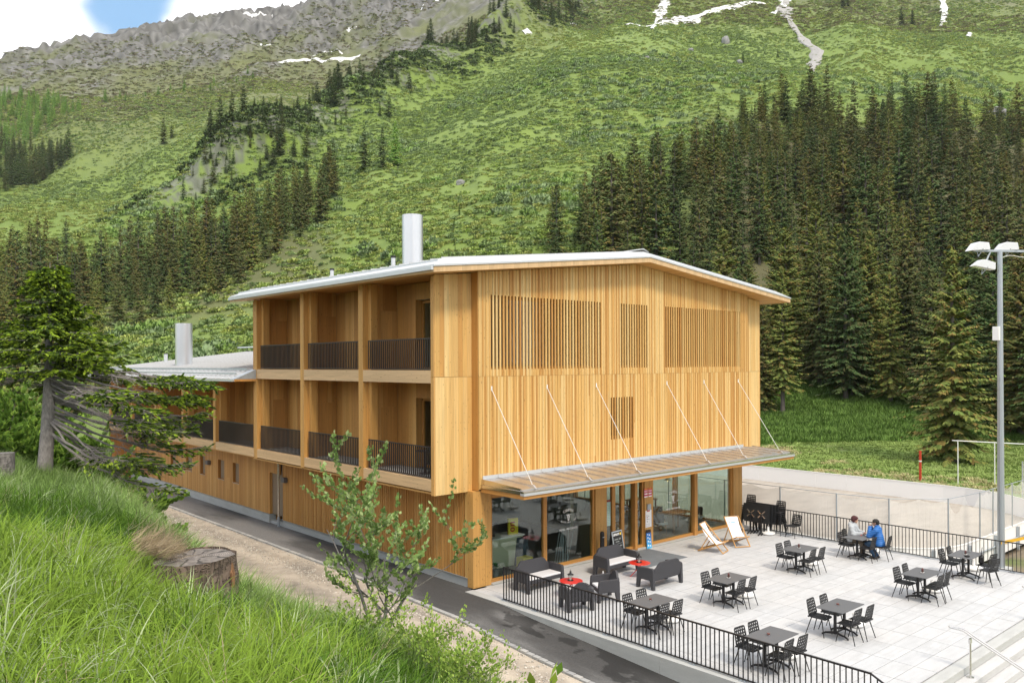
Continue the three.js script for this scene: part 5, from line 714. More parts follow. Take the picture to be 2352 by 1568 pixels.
function grove(poly, step, h0, h1, kind, jitter = .8) { // poly in (bearing, distance); planted on a jittered map grid
  let p0 = 1e9, p1 = -1e9, v0 = 1e9, v1 = -1e9; for (const [p, v] of poly) { p0 = Math.min(p0, p); p1 = Math.max(p1, p); v0 = Math.min(v0, v); v1 = Math.max(v1, v); }
  for (let v = v0; v < v1; v += step) for (let u = bearing(p0) * v1 - 5; u < bearing(p1) * v1 + 5; u += step) { const uu = u + (rv() - .5) * step * jitter, vv = v + (rv() - .5) * step * jitter, px = uu / vv * 1878.9 + 1176; const h = lerp(h0, h1, rv()); if (inPoly(px, vv, poly)) { const [x, z] = fromUV(uu, vv); trees.push({ x, z, h: h * (.85 + .3 * noise(x * .05, z * .05, 2)), v: vv, px, kind }); } }
}
grove([[1640, 84], [2700, 84], [2700, 300], [2420, 296], [2300, 312], [2230, 285], [2150, 330], [2050, 325], [1990, 300], [1900, 330], [1790, 330], [1700, 298], [1640, 262], [1560, 240], [1500, 212], [1400, 190], [1290, 172], [1240, 148], [1400, 130], [1640, 110]], 7.2, 12, 22, 'right');
grove([[-200, 150], [300, 164], [520, 178], [640, 206], [740, 235], [805, 266], [780, 290], [660, 268], [540, 245], [300, 236], [60, 232], [-200, 232]], 6.2, 13, 20, 'left');
grove([[-60, 415], [100, 410], [175, 455], [215, 510], [140, 575], [-60, 575]], 7, 13, 20, 'far');
grove([[-60, 560], [150, 560], [250, 600], [230, 660], [120, 700], [-60, 715]], 8.5, 10, 16, 'larch'); grove([[200, 690], [640, 720], [640, 760], [200, 730]], 22, 7, 12, 'larch');
for (const [px, v, h, k] of [[377, 520, 17, 'lone'], [396, 540, 9, 'lone'], [484, 500, 15, 'lone'], [500, 505, 9, 'lone'], [770, 400, 19, 'lone'], [875, 390, 7, 'lone'], [896, 395, 12, 'lone'], [838, 300, 15, 'lone'], [880, 290, 15, 'lone'], [910, 300, 17, 'larch'], [1448, 205, 11, 'lone'], [1470, 208, 9, 'lone'], [1430, 203, 8, 'lone'], [1480, 212, 9, 'lone'], [1940, 690, 22, 'lone'], [1952, 700, 16, 'lone'], [2075, 650, 15, 'lone'], [2100, 640, 13, 'lone'], [1710, 470, 7, 'lone'], [1790, 520, 6, 'lone']]) { const p = place(px, v); trees.push({ x: p.x, z: p.z, h, v, px, kind: k }); }
for (let i = 0; i < 260; i++) { const q = rv() * (SPUR.length - 1), k = Math.min(SPUR.length - 2, q | 0), f = q - k, u = lerp(SPUR[k][0], SPUR[k + 1][0], f) + (rv() - .5) * 46, v = lerp(SPUR[k][1], SPUR[k + 1][1], f) + (rv() - .75) * 42, [x, z] = fromUV(u, v); if (noise(x * .03, z * .03, 5) < -.15) continue; trees.push({ x, z, h: 4 + 11 * rv() * rv() + (q > 2 ? 5 : 0), v, px: u / v * 1878.9 + 1176, kind: 'spur' }); }
for (let i = 0; i < 130; i++) { const px = lerp(690, 1480, rv()), v = lerp(118, 215, rv() * rv()), p = place(px, v); trees.push({ x: p.x, z: p.z, h: 1.6 + 3.4 * rv() * rv(), v, px, kind: 'young' }); }
const EDGE = {2188: 'big broad spruce with thick trunk standing alone left of the light mast', 1798: 'spruce at forest edge directly right of the lodge facade', 1960: 'taller of the close spruces with bare trunks in the hollow', 1990: 'right one of the close spruces with bare trunks in hollow', 1945: 'shorter left one of the close spruces in the hollow', 2080: 'spruce behind the hollow, left of the big lone spruce', 1870: 'spruce behind and right of the lodge corner, at forest edge', 2345: 'spruce right of the light mast, cut by the photo edge', 2290: 'tall spruce directly behind the upper light mast', 2310: 'small spruce close behind the light mast', 1730: 'spruce partly hidden behind the right corner of the lodge', 40: 'brownish spruce above the green bushes at left', 110: 'brownish spruce rising just behind the old spruce top', 175: 'brownish spruce right of the old spruce top', 230: 'low brownish spruce between old spruce and metal chimney'};
for (const [px, v, h] of [[2188, 61, 16.2], [1798, 86, 15.5], [1960, 93, 18], [1990, 97, 17], [1945, 95, 14], [2080, 104, 17], [1870, 110, 16], [2345, 76, 17], [2420, 70, 18], [2290, 92, 19], [2310, 80, 12], [1730, 90, 14], [40, 75, 12.5], [-40, 66, 13], [110, 88, 12], [175, 95, 11.5], [-120, 80, 15], [230, 110, 10]]) { const p = place(px, v); trees.push({ x: p.x, z: p.z, h, v, px, kind: 'edge', lab: EDGE[px] }); }
const GROUPS = { right: ['dark spruce standing in the dense forest on the right hillside', 'spruces of the right forest'], left: ['dark brown green spruce in the forest belt left of the chimney', 'spruces of the left forest belt'], far: ['dark spruce in the distant forest at the left edge', 'spruces of the far left forest'], larch: ['pale green larch on the distant slope at upper left', 'larches of the far slope'], lone: ['single dark spruce standing apart on the open green slope', 'scattered spruces of the slope'], spur: ['small dark spruce growing on the rocky spur of the hillside', 'spruces of the rocky spur'], young: ['young spruce growing among shrubs on slope behind the building', 'young spruces of the slope'], edge: ['large spruce at the forest edge, trunk standing in grass', 'spruces at the forest edge'] };
trees.forEach(t => t.size = t.h / t.v); trees.sort((a, b) => b.size - a.size);
const rest = new Map(); let count = 0;
trees.forEach((t, n) => {
  const y = ground(t.x, t.z) - .1, set = t.v < 118 ? NEAR : MID, gi = (rv() * set.length) | 0, G = set[gi], w = t.h * (.88 + .5 * rv()), turn = rv() * 6.3, mat = t.kind === 'larch' ? pick(larchMats, rv) : t.kind === 'young' ? crownMats[2] : pick(t.kind === 'far' || t.kind === 'spur' || t.kind === 'lone' ? [crownMats[4], crownMats[2], crownMats[0]] : crownMats, rv);
  if (count < 300) { count++; const [lab0, grp] = GROUPS[t.kind], tone = ['dark olive', 'rusty brown', 'deep green', 'grey brown', 'blackish green', 'yellowish green'][crownMats.indexOf(mat)], size = w / t.h > 1.22 ? 'broad' : w / t.h < 1.02 ? 'slender' : 'tall', row = t.v < 125 ? 'lowest' : t.v < 165 ? 'lower' : t.v < 215 ? 'middle' : t.v < 260 ? 'upper' : 'topmost', side = t.px < 1650 ? 'left' : t.px < 1950 ? 'middle' : t.px < 2180 ? 'right middle' : 'right', lab = t.lab ?? (t.kind === 'right' ? `${size} ${tone} spruce in ${row} row of the right hillside forest, ${side} part` : t.kind === 'left' ? `${size} ${tone} spruce, ${t.v < 190 ? 'front' : t.v < 215 ? 'middle' : 'back'} row of forest belt above low wing, ${t.px < 250 ? 'left' : t.px < 520 ? 'middle' : 'right'} part` : lab0), o = thing(t.kind === 'larch' ? 'larch_tree' : t.kind === 'young' ? 'young_spruce' : 'spruce_tree', lab, 'tree', [t.x, y, t.z], turn, grp); o.scale.set(w, t.h, w); M('trunk', G.trunk, bark, o); M('crown', G.crown, mat, o); }
  else { const key = `${gi}|${crownMats.indexOf(mat)}|${larchMats.indexOf(mat)}`; if (!rest.has(key)) rest.set(key, { G, mat, list: [] }); rest.get(key).list.push([t, y, w, turn]); }
});
{ const m4 = new THREE.Matrix4(), q = new THREE.Quaternion(), up = V3(0, 1, 0); for (const { G, mat, list } of rest.values()) { const im = new THREE.InstancedMesh(G.crown, mat, list.length); list.forEach(([t, y, w, a], i) => im.setMatrixAt(i, m4.compose(V3(t.x, y, t.z), q.setFromAxisAngle(up, a), V3(w, t.h, w)))); im.name = numbered('distant_conifers'); im.castShadow = im.receiveShadow = true; scene.add(im); tag(im, 'far conifers of the forested hillside, too small to single out', 'forest'); stuff(im); } }
// shrubs of the slope
function bushGeo(seed, n, flat) { const r = rng(seed), t = new Tri(), NN = []; for (let i = 0; i < n; i++) { const a = r() * 6.283, e = Math.acos(1 - r()), R = .62 + .4 * r(), d = V3(Math.sin(e) * Math.cos(a), Math.cos(e) * flat, Math.sin(e) * Math.sin(a)), p = d.clone().multiplyScalar(.5 * R), dir = d.clone().add(V3((r() - .5), .4 + .5 * r(), (r() - .5))).normalize(), w = V3().crossVectors(dir, V3(r() - .5, r() - .5, r() - .5)).normalize(), k = .75 + .5 * r(); t.leaf(p, dir, w, .22 + .16 * r(), .075 + .05 * r(), [k, k, k]); for (let q = 0; q < 6; q++) NN.push(d.x * .55, .75 + .3 * r(), d.z * .55); } const g = t.geo(); g.setAttribute('normal', new THREE.Float32BufferAttribute(NN, 3)); g.normalizeNormals(); return g; }
function scatter(name, label, cat, geos, mat, n, make) {
  const m4 = new THREE.Matrix4(), q = new THREE.Quaternion(), lists = geos.map(() => []); for (let i = 0; i < n; i++) { const o = make(); if (o) lists[(rv() * geos.length) | 0].push(o); }
  lists.forEach((l, k) => { if (!l.length) return; const im = new THREE.InstancedMesh(geos[k], mat, l.length), c = new THREE.Color(); l.forEach((o, i) => { q.setFromEuler(o.e ?? new THREE.Euler(0, o.a, 0)); im.setMatrixAt(i, m4.compose(o.p, q, o.s)); im.setColorAt(i, c.setRGB(...o.c)); }); im.name = numbered(name); im.castShadow = im.receiveShadow = true; scene.add(im); tag(im, label, cat); stuff(im); });
}
const bushes = [1, 2, 3, 4].map(k => bushGeo(k * 11, 95, .8));
const inForest = (px, v) => (px > 1500 && v < table([[1480, 185], [1640, 232], [1790, 290], [2000, 270], [2150, 290], [2700, 262]], px) && v > 80) || (px < 800 && v > 160 && v < 225);
scatter('slope_shrubs', 'low green alder shrubs covering the mountain slope', 'shrubs', bushes, foliage(1, 1, 1, .3), 92000, () => {
  const v = Math.sqrt(lerp(95 * 95, 740 * 740, rv() ** 1.2)), px = lerp(-80, 2440, rv()), [x, z] = fromUV(bearing(px) * v, v); if (inForest(px, v) && rv() < (px < 800 ? .5 : .97)) return null; const n = fbm(x * .02, z * .02, 5, 3) + .5 * noise(x * .09, z * .09, 1); if (n < -.3 && rv() < .75) return null;
  const big = fbm(x * .011, z * .011, 15, 3), s = (1.0 + 2.0 * rv() * rv() * rv() + .9 * Math.max(0, n)) * (v < 140 ? .75 : 1), hue = rv() + big * .9, g = .85 + .35 * rv(), c = hue < .3 ? [.27, .39, .14] : hue < .7 ? [.33, .45, .11] : [.41, .48, .13]; return { p: V3(x, ground(x, z) - .15, z), a: rv() * 6.3, s: V3(s * 1.25, s * .85, s * 1.25), c: c.map(q => q * g) };
});
scatter('tall_shrubs', 'taller grey green willow shrubs in clumps on the lower slope', 'shrubs', bushes, foliage(1, 1, 1, .3), 5200, () => {
  const v = Math.sqrt(lerp(100 * 100, 460 * 460, rv() ** 1.3)), px = lerp(250, 2440, rv()), [x, z] = fromUV(bearing(px) * v, v); if (inForest(px, v) || fbm(x * .03, z * .03, 25, 3) < .04) return null; const s = 2.2 + 1.2 * rv(), g = .85 + .3 * rv(), c = rv() < .6 ? [.26, .37, .17] : [.25, .40, .10]; return { p: V3(x, ground(x, z) - .2, z), a: rv() * 6.3, s: V3(s * 1.1, s, s * 1.1), c: c.map(q => q * g) };
});
scatter('spur_scrub', 'dark green dwarf pine scrub along the rocky spur', 'shrubs', bushes, foliage(1, 1, 1, .1), 3000, () => { const q = rv() * (SPUR.length - 1), k = Math.min(SPUR.length - 2, q | 0), f = q - k, u = lerp(SPUR[k][0], SPUR[k + 1][0], f) + (rv() - .5) * 55, v = lerp(SPUR[k][1], SPUR[k + 1][1], f) + (rv() - .7) * 50, [x, z] = fromUV(u, v); if (noise(x * .04, z * .04, 9) < -.2) return null; const s = 2 + 3 * rv() * rv(), g = .8 + .4 * rv(); return { p: V3(x, ground(x, z) - .3, z), a: rv() * 6.3, s: V3(s * 1.2, s * .9, s * 1.2), c: [.10 * g, .16 * g, .05 * g] }; });
scatter('high_scrub', 'brownish dwarf scrub on the upper mountain slope', 'shrubs', bushes, foliage(1, 1, 1, .3), 30000, () => { const v = lerp(600, 980, rv()), px = lerp(-80, 2440, rv()), [x, z] = fromUV(bearing(px) * v, v); if (fbm(x * .012, z * .012, 6, 3) < -.22 + (v - 600) / 1300) return null; const s = 1.3 + 2.4 * rv() * rv(), g = .8 + .45 * rv(), c = rv() < .55 ? [.26, .30, .11] : [.30, .27, .16]; return { p: V3(x, ground(x, z) - .3, z), a: rv() * 6.3, s: V3(s * 1.4, s * .6, s * 1.4), c: c.map(q => q * g) }; });
// meadow and forest floor
const clump = (() => { const out = []; for (let k = 0; k < 3; k++) { const r = rng(900 + k), t = new Tri(); for (let i = 0; i < 44; i++) { const a = r() * 6.28, d = V3(Math.cos(a) * .6, 1, Math.sin(a) * .6).normalize(), p = V3((r() - .5) * .7, 0, (r() - .5) * .7), q = .8 + .4 * r(); t.leaf(p, d, V3(-Math.sin(a), 0, Math.cos(a)), .3 + .4 * r(), .022, [q, q, q]); } out.push(t.geo()); } return out; })();
scatter('meadow_grass', 'grass and low herbs of the meadow behind the rink', 'grass', clump, foliage(1, 1, 1), 15000, () => { const v = lerp(46, 125, rv() ** .8), px = lerp(1560, 2460, rv()), [x, z] = fromUV(bearing(px) * v, v); if (x < 33.2 && z < 8.2) return null; const n = fbm(x * .09, z * .09, 3, 3), wd = v > 74; const s = (wd ? .9 : .45) + .6 * rv(), dry = !wd && n > -.08 && rv() < .7, g = .75 + .5 * rv(), c = dry ? [.43, .38, .20] : wd ? [.13, .22, .05] : [.23, .31, .09]; return { p: V3(x, ground(x, z) - .03, z), a: rv() * 6.3, s: V3(s, s * (wd ? .9 : .5), s), c: c.map(q => q * g) }; });
// snow, scree and boulders, set out by bearing and distance
{
  const patch = (name, label, cat, pts, wid, mat, seed) => { const r = rng(seed), P = [], I = [], n = 26; for (let i = 0; i <= n; i++) { const f = i / n * (pts.length - 1), k = Math.min(pts.length - 2, f | 0), t = f - k, px = lerp(pts[k][0], pts[k + 1][0], t), v = lerp(pts[k][1], pts[k + 1][1], t), w = lerp(wid[k], wid[k + 1], t) * (.8 + .4 * noise(i * .7, seed)); const [cu, cvv] = [bearing(px) * v, v], q = Math.min(n - 1, i), f2 = (q + 1) / n * (pts.length - 1), k2 = Math.min(pts.length - 2, f2 | 0), v2 = lerp(pts[k2][1], pts[k2 + 1][1], f2 - k2), p2 = lerp(pts[k2][0], pts[k2 + 1][0], f2 - k2); let du = bearing(p2) * v2 - cu, dv = v2 - cvv; const L = Math.hypot(du, dv) || 1; du /= L; dv /= L; if (i === n) { du = patch.du; dv = patch.dv; } patch.du = du; patch.dv = dv; for (let c = 0; c <= 6; c++) { const s = (c / 6 - .5) * w + (c === 0 || c === 6 ? (noise(i * 1.3, c, seed) * w * .3) : 0), [x, z] = fromUV(cu - dv * s, cvv + du * s); P.push(x, ground(x, z) + (c === 0 || c === 6 ? -.3 : .9), z); } } for (let i = 0; i < n; i++) for (let c = 0; c < 6; c++) { const a = i * 7 + c, b = a + 7; I.push(a, a + 1, b, b, a + 1, b + 1); } const g = buf(P, I); if (g.attributes.normal.getY(20) < 0) flip(g); const o = struct(name, g, mat); o.userData.label = label; return o; };
  const snow = std(.82, .83, .84, .8, { map: speckTex }), scree = std(.40, .39, .38, .95, { map: speckTex });
  patch('snow_patch', 'long snow field', 'snow', [[1440, 565], [1540, 610], [1640, 640], [1760, 690]], [4, 16, 14, 6], snow, 1); patch('snow_patch', 's', 'snow', [[1500, 560], [1530, 660], [1535, 740]], [3, 12, 6], snow, 2); patch('scree_gully', 's', 'scree', [[1868, 480], [1880, 530], [1840, 590], [1800, 650], [1815, 760]], [4, 10, 8, 14, 16], scree, 3); patch('snow_patch', 's', 'snow', [[1780, 640], [1805, 700], [1812, 780]], [5, 12, 10], snow, 4);
  patch('snow_patch', 's', 'snow', [[2165, 640], [2175, 690], [2160, 760]], [3, 8, 5], snow, 5); patch('snow_patch', 's', 'snow', [[2228, 585], [2232, 600]], [4, 3], snow, 6); patch('snow_patch', 's', 'snow', [[640, 800], [720, 810], [830, 800]], [6, 12, 5], snow, 7); patch('snow_patch', 's', 'snow', [[715, 840], [735, 842], [790, 830]], [4, 9, 4], snow, 8); patch('snow_patch', 's', 'snow', [[555, 985], [600, 985], [640, 985]], [3, 8, 3], snow, 9); patch('snow_patch', 's', 'snow', [[960, 905], [1020, 940]], [4, 10], snow, 10); patch('snow_patch', 's', 'snow', [[790, 895], [800, 900], [830, 905]], [3, 8, 3], snow, 11); patch('snow_patch', 's', 'snow', [[1205, 540], [1220, 545]], [3, 6], snow, 12); patch('snow_patch', 's', 'snow', [[1310, 610], [1325, 612]], [3, 5], snow, 13); patch('snow_patch', 's', 'snow', [[600, 860], [625, 872]], [3, 6], snow, 14);
  const rock = std(.30, .30, .30, .95, { map: speckTex, bumpMap: speckTex, bumpScale: .1 }); [[1670, 545, 5, 'tall grey boulder on the slope below the long snow field'], [1702, 470, 3.5, 'flat grey boulder on the slope left of scree gully'], [1590, 500, 3, 'small grey boulder on slope below the snow field'], [1060, 250, 2.6, 'grey boulder on the slope right of the lodge chimney'], [2290, 330, 7, 'broad grey boulder above the right forest'], [1490, 440, 2.2, 'little grey boulder in the middle of green slope']].forEach(([px, v, s, l], k) => { const g = new THREE.IcosahedronGeometry(1, 3), p = g.attributes.position; for (let i = 0; i < p.count; i++) { const x = p.getX(i), y = p.getY(i), z = p.getZ(i), q = 1 + .35 * fbm(x * 1.4 + k * 5, y * 1.4, z * 1.4, 3) + .1 * Math.abs(noise(x * 4, y * 4, z * 4 + k)); p.setXYZ(i, x * q, y * q, z * q); } g.computeVertexNormals(); const o = single('boulder', g, rock, l, 'boulder', place(px, v).toArray(), k); o.scale.set(s * .6, s * (k ? .45 : .9), s * .5); });
}
// ---------- the near bank: grass, stump, shrubs, old spruce, alder sapling ----------
const bankAt = (px, v) => { const [x, z] = fromUV(bearing(px) * v, v); return V3(x, ground(x, z), z); };
const RTV = V3(-FZ, 0, FX), FWV = V3(FX, 0, FZ);
function tuft(seed, n, len, arch, wid, spreadR) { const r = rng(seed), P = [], C = [], I = []; for (let b = 0; b < n; b++) { const a = r() * 6.283, R = spreadR * Math.sqrt(r()), bx = R * Math.cos(a), bz = R * Math.sin(a), da = a + (r() - .5) * 1.6, L = len * (.55 + .6 * r()), k0 = arch * (.5 + .8 * r()), w = wid * (.7 + .6 * r()), sx = -Math.sin(da), sz = Math.cos(da), base = P.length / 3, q = .75 + .5 * r(); let x = bx, y = 0, z = bz, th = .05 + .25 * r(); const S = 6; for (let i = 0; i <= S; i++) { const ww = w * (1 - (i / S) ** 1.6) + .0004; P.push(x + sx * ww, y, z + sz * ww, x - sx * ww, y, z - sz * ww); C.push(q, q, q, q, q, q); th += k0 / S * (.5 + i / S); x += Math.cos(da) * Math.sin(th) * L / S; z += Math.sin(da) * Math.sin(th) * L / S; y += Math.cos(th) * L / S; } for (let i = 0; i < S; i++) { const o = base + 2 * i; I.push(o, o + 1, o + 2, o + 2, o + 1, o + 3); } } const g = buf(P, I); g.setAttribute('color', new THREE.Float32BufferAttribute(C, 3)); return g; }
const grassMat = foliage(1, 1, 1, .25), onBank = (u, v) => v < table(BANK_EDGE, u) + 3.2 && bank(u, v) > .6, STUMP = [bearing(442) * 11, 11];
const grassSpot = () => { const v = Math.sqrt(lerp(6, 560, rv())), u = lerp(-.72 * v, .03 * v + .8, rv()); if (!onBank(u, v)) return null; if (Math.hypot(u - STUMP[0], v - STUMP[1]) < .6) return null; const [x, z] = fromUV(u, v); return [u, v, x, z]; };
const gl = (l0, l1, dry) => () => { const q = grassSpot(); if (!q) return null; const [u, v, x, z] = q, n = fbm(x * .7, z * .7, 3, 3), big = fbm(x * .22, z * .22, 9, 2); if (dry ? n < .05 : false) return null; const sd = Math.hypot(u - STUMP[0], v - STUMP[1] + .6), h = lerp(l0, l1, rv()) * (1 + .5 * big) * lerp(.8, 1, smooth(.5, 1.1, sd)), c = dry ? [.50, .42, .27] : rv() < .1 ? [.36, .43, .25] : big + n * .5 > .12 ? [.20, .31, .04] : big < -.12 ? [.21, .32, .09] : rv() < .5 ? [.075, .16, .018] : [.13, .24, .028], g = .75 + .5 * rv(); return { p: V3(x, ground(x, z) - .02, z), s: V3(h, h, h), e: new THREE.Euler(.5 * n + .5 * (rv() - .4), rv() * 6.3, -.18 - .55 * noise(x * .6, z * .6, 2) + .3 * (rv() - .5), 'ZXY'), c: c.map(k => k * g) }; };
scatter('tall_grass', 'long green grass covering the bank in the foreground', 'grass', [tuft(1, 12, .68, 1.5, .0068, .11), tuft(2, 12, .66, 2.2, .0064, .12), tuft(3, 11, .70, 1.0, .0070, .10), tuft(4, 12, .70, 2.6, .0062, .11)], grassMat, 21000, gl(.5, .95)); scatter('dry_grass', 'dry straw coloured stalks among the grass on the bank', 'grass', [tuft(6, 5, .6, 2.2, .0030, .1), tuft(7, 4, .75, 1.2, .0026, .06)], grassMat, 4200, gl(.4, .95, true));
const bigger = (o) => { o.scale.setScalar(1.14); return o; };
// straw draped over the stump
scatter('stump_straw', 'dry straw lying over the sawn stump', 'grass', [tuft(8, 9, .5, 2.4, .003, .1), tuft(9, 9, .45, 2.0, .003, .12)], grassMat, 120, () => { const a = 2 + rv() * 2.6, R = .35 + .35 * rv(), [x, z] = fromUV(STUMP[0] + R * Math.cos(a) - .1, STUMP[1] + R * Math.sin(a) * .8), h = .7 + .4 * rv(), g = .8 + .4 * rv(); return { p: V3(x, ground(x, z) + .42 + .2 * rv(), z), s: V3(h, h, h), e: new THREE.Euler(.3 * (rv() - .5), rv() * 6.3, -.9 - .5 * rv(), 'ZXY'), c: [.46 * g, .37 * g, .25 * g] }; });
{
  const [x, z] = fromUV(...STUMP), s = bigger(thing('tree_stump', 'weathered sawn tree stump with dark bark in the long grass', 'stump', [x, ground(x, z) + .0, z], .6)), P = [], U = [], I = [], n = 64, H = 12; for (let j = 0; j <= H; j++) for (let i = 0; i <= n; i++) { const a = i / n * 6.2832, f = j / H, fl = .46 + .10 * (1 - f) ** 2 + .05 * noise(Math.cos(a) * 2.2 + 5, Math.sin(a) * 2.2, f * 1.5) + .022 * Math.abs(noise(i * .9, f * 2, 3)) + (i % n === 0 ? 0 : 0); P.push(fl * Math.cos(a) * 1.08, -.12 + f * .62, fl * Math.sin(a) * .9); U.push(i / n * 3, f * .6); } for (let j = 0; j < H; j++) for (let i = 0; i < n; i++) { const a = j * (n + 1) + i, b = a + n + 1; I.push(a, b, a + 1, a + 1, b, b + 1); } const st = tex(256, 256, tile((i, j) => .35 + .9 * Math.abs(noise(i * .16, j * .025, 1)) + 1.1 * smooth(.35, .5, noise(i * .06, j * .05, 7) + .4 * noise(i * .3, j * .3, 2)), 256, 256)); M('bark', buf(P, I, U), std(.19, .14, .11, .95, { map: st, bumpMap: st, bumpScale: .06 }), s);
  const Q = [0, .49, 0], QU = [.5, .5], QI = []; for (let k = 1; k <= 6; k++) for (let i = 0; i <= n; i++) { const a = i / n * 6.2832, R = k / 6 * (.46 + .05 * noise(Math.cos(a) * 2.2 + 5, Math.sin(a) * 2.2, 1.5)); Q.push(R * Math.cos(a) * 1.07, .495 + .012 * noise(R * 14, a * 3, 1) - .02 * (k === 6 ? 1 : 0), R * Math.sin(a) * .89); QU.push(.5 + .5 * k / 6 * Math.cos(a), .5 + .5 * k / 6 * Math.sin(a)); } for (let i = 1; i <= n; i++) QI.push(0, i + 1, i); for (let k = 1; k < 6; k++) for (let i = 0; i < n; i++) { const a = 1 + (k - 1) * (n + 1) + i, b = a + n + 1; QI.push(a, a + 1, b, b, a + 1, b + 1); }
  const ring = tex(256, 256, (i, j) => { const dx = i - 128, dy = j - 128, r = Math.hypot(dx, dy), a = Math.atan2(dy, dx), crack = smooth(.93, 1, Math.abs(Math.cos(a * 4.5 + 1.2 * noise(r * .03, a * 2)))) * smooth(10, 40, r); return (.62 + .22 * Math.sin(r * .9 + 3 * noise(dx * .03, dy * .03)) + .2 * noise(i * .08, j * .08)) * (1 - .75 * crack); }); M('cut_face', buf(Q, QI, QU), std(.33, .29, .26, .95, { map: ring, bumpMap: ring, bumpScale: .02 }), s);
  for (const [a, w, h, y] of [[.35, .07, .5, .2], [.62, .04, .42, .16], [1.3, .05, .4, .2], [.12, .035, .36, .14]]) { const g = new THREE.IcosahedronGeometry(1, 2), q = g.attributes.position; for (let i = 0; i < q.count; i++) { const k = 1 + .5 * noise(q.getX(i) * 3, q.getY(i) * 3, q.getZ(i) * 3 + a); q.setXYZ(i, q.getX(i) * k * .025, q.getY(i) * k * h * .5, q.getZ(i) * k * w); } g.computeVertexNormals(); const m = M('bark_flake', g, std(.30, .16, .08, .95, { map: st }), s); m.position.set(.53 * Math.cos(a), y, .44 * Math.sin(a)); m.rotation.y = -a; }
  const o = bankAt(8, 17), s2 = thing('old_stump', 'grey broken stump standing at the left edge of the photo', 'stump', [o.x, o.y, o.z]); const rr = []; M('wood', tapered([V3(0, -.2, 0), V3(0, .1, 0), V3(.01, .35, 0), V3(0, .62, 0)], [.24, .2, .18, .19], 14), std(.22, .2, .19, .95, { map: st, bumpMap: st, bumpScale: .03 }), s2); M('cut_face', new THREE.CylinderGeometry(.19, .19, .03, 14), std(.3, .28, .26, .95, { map: ring }), s2).position.y = .61;
}
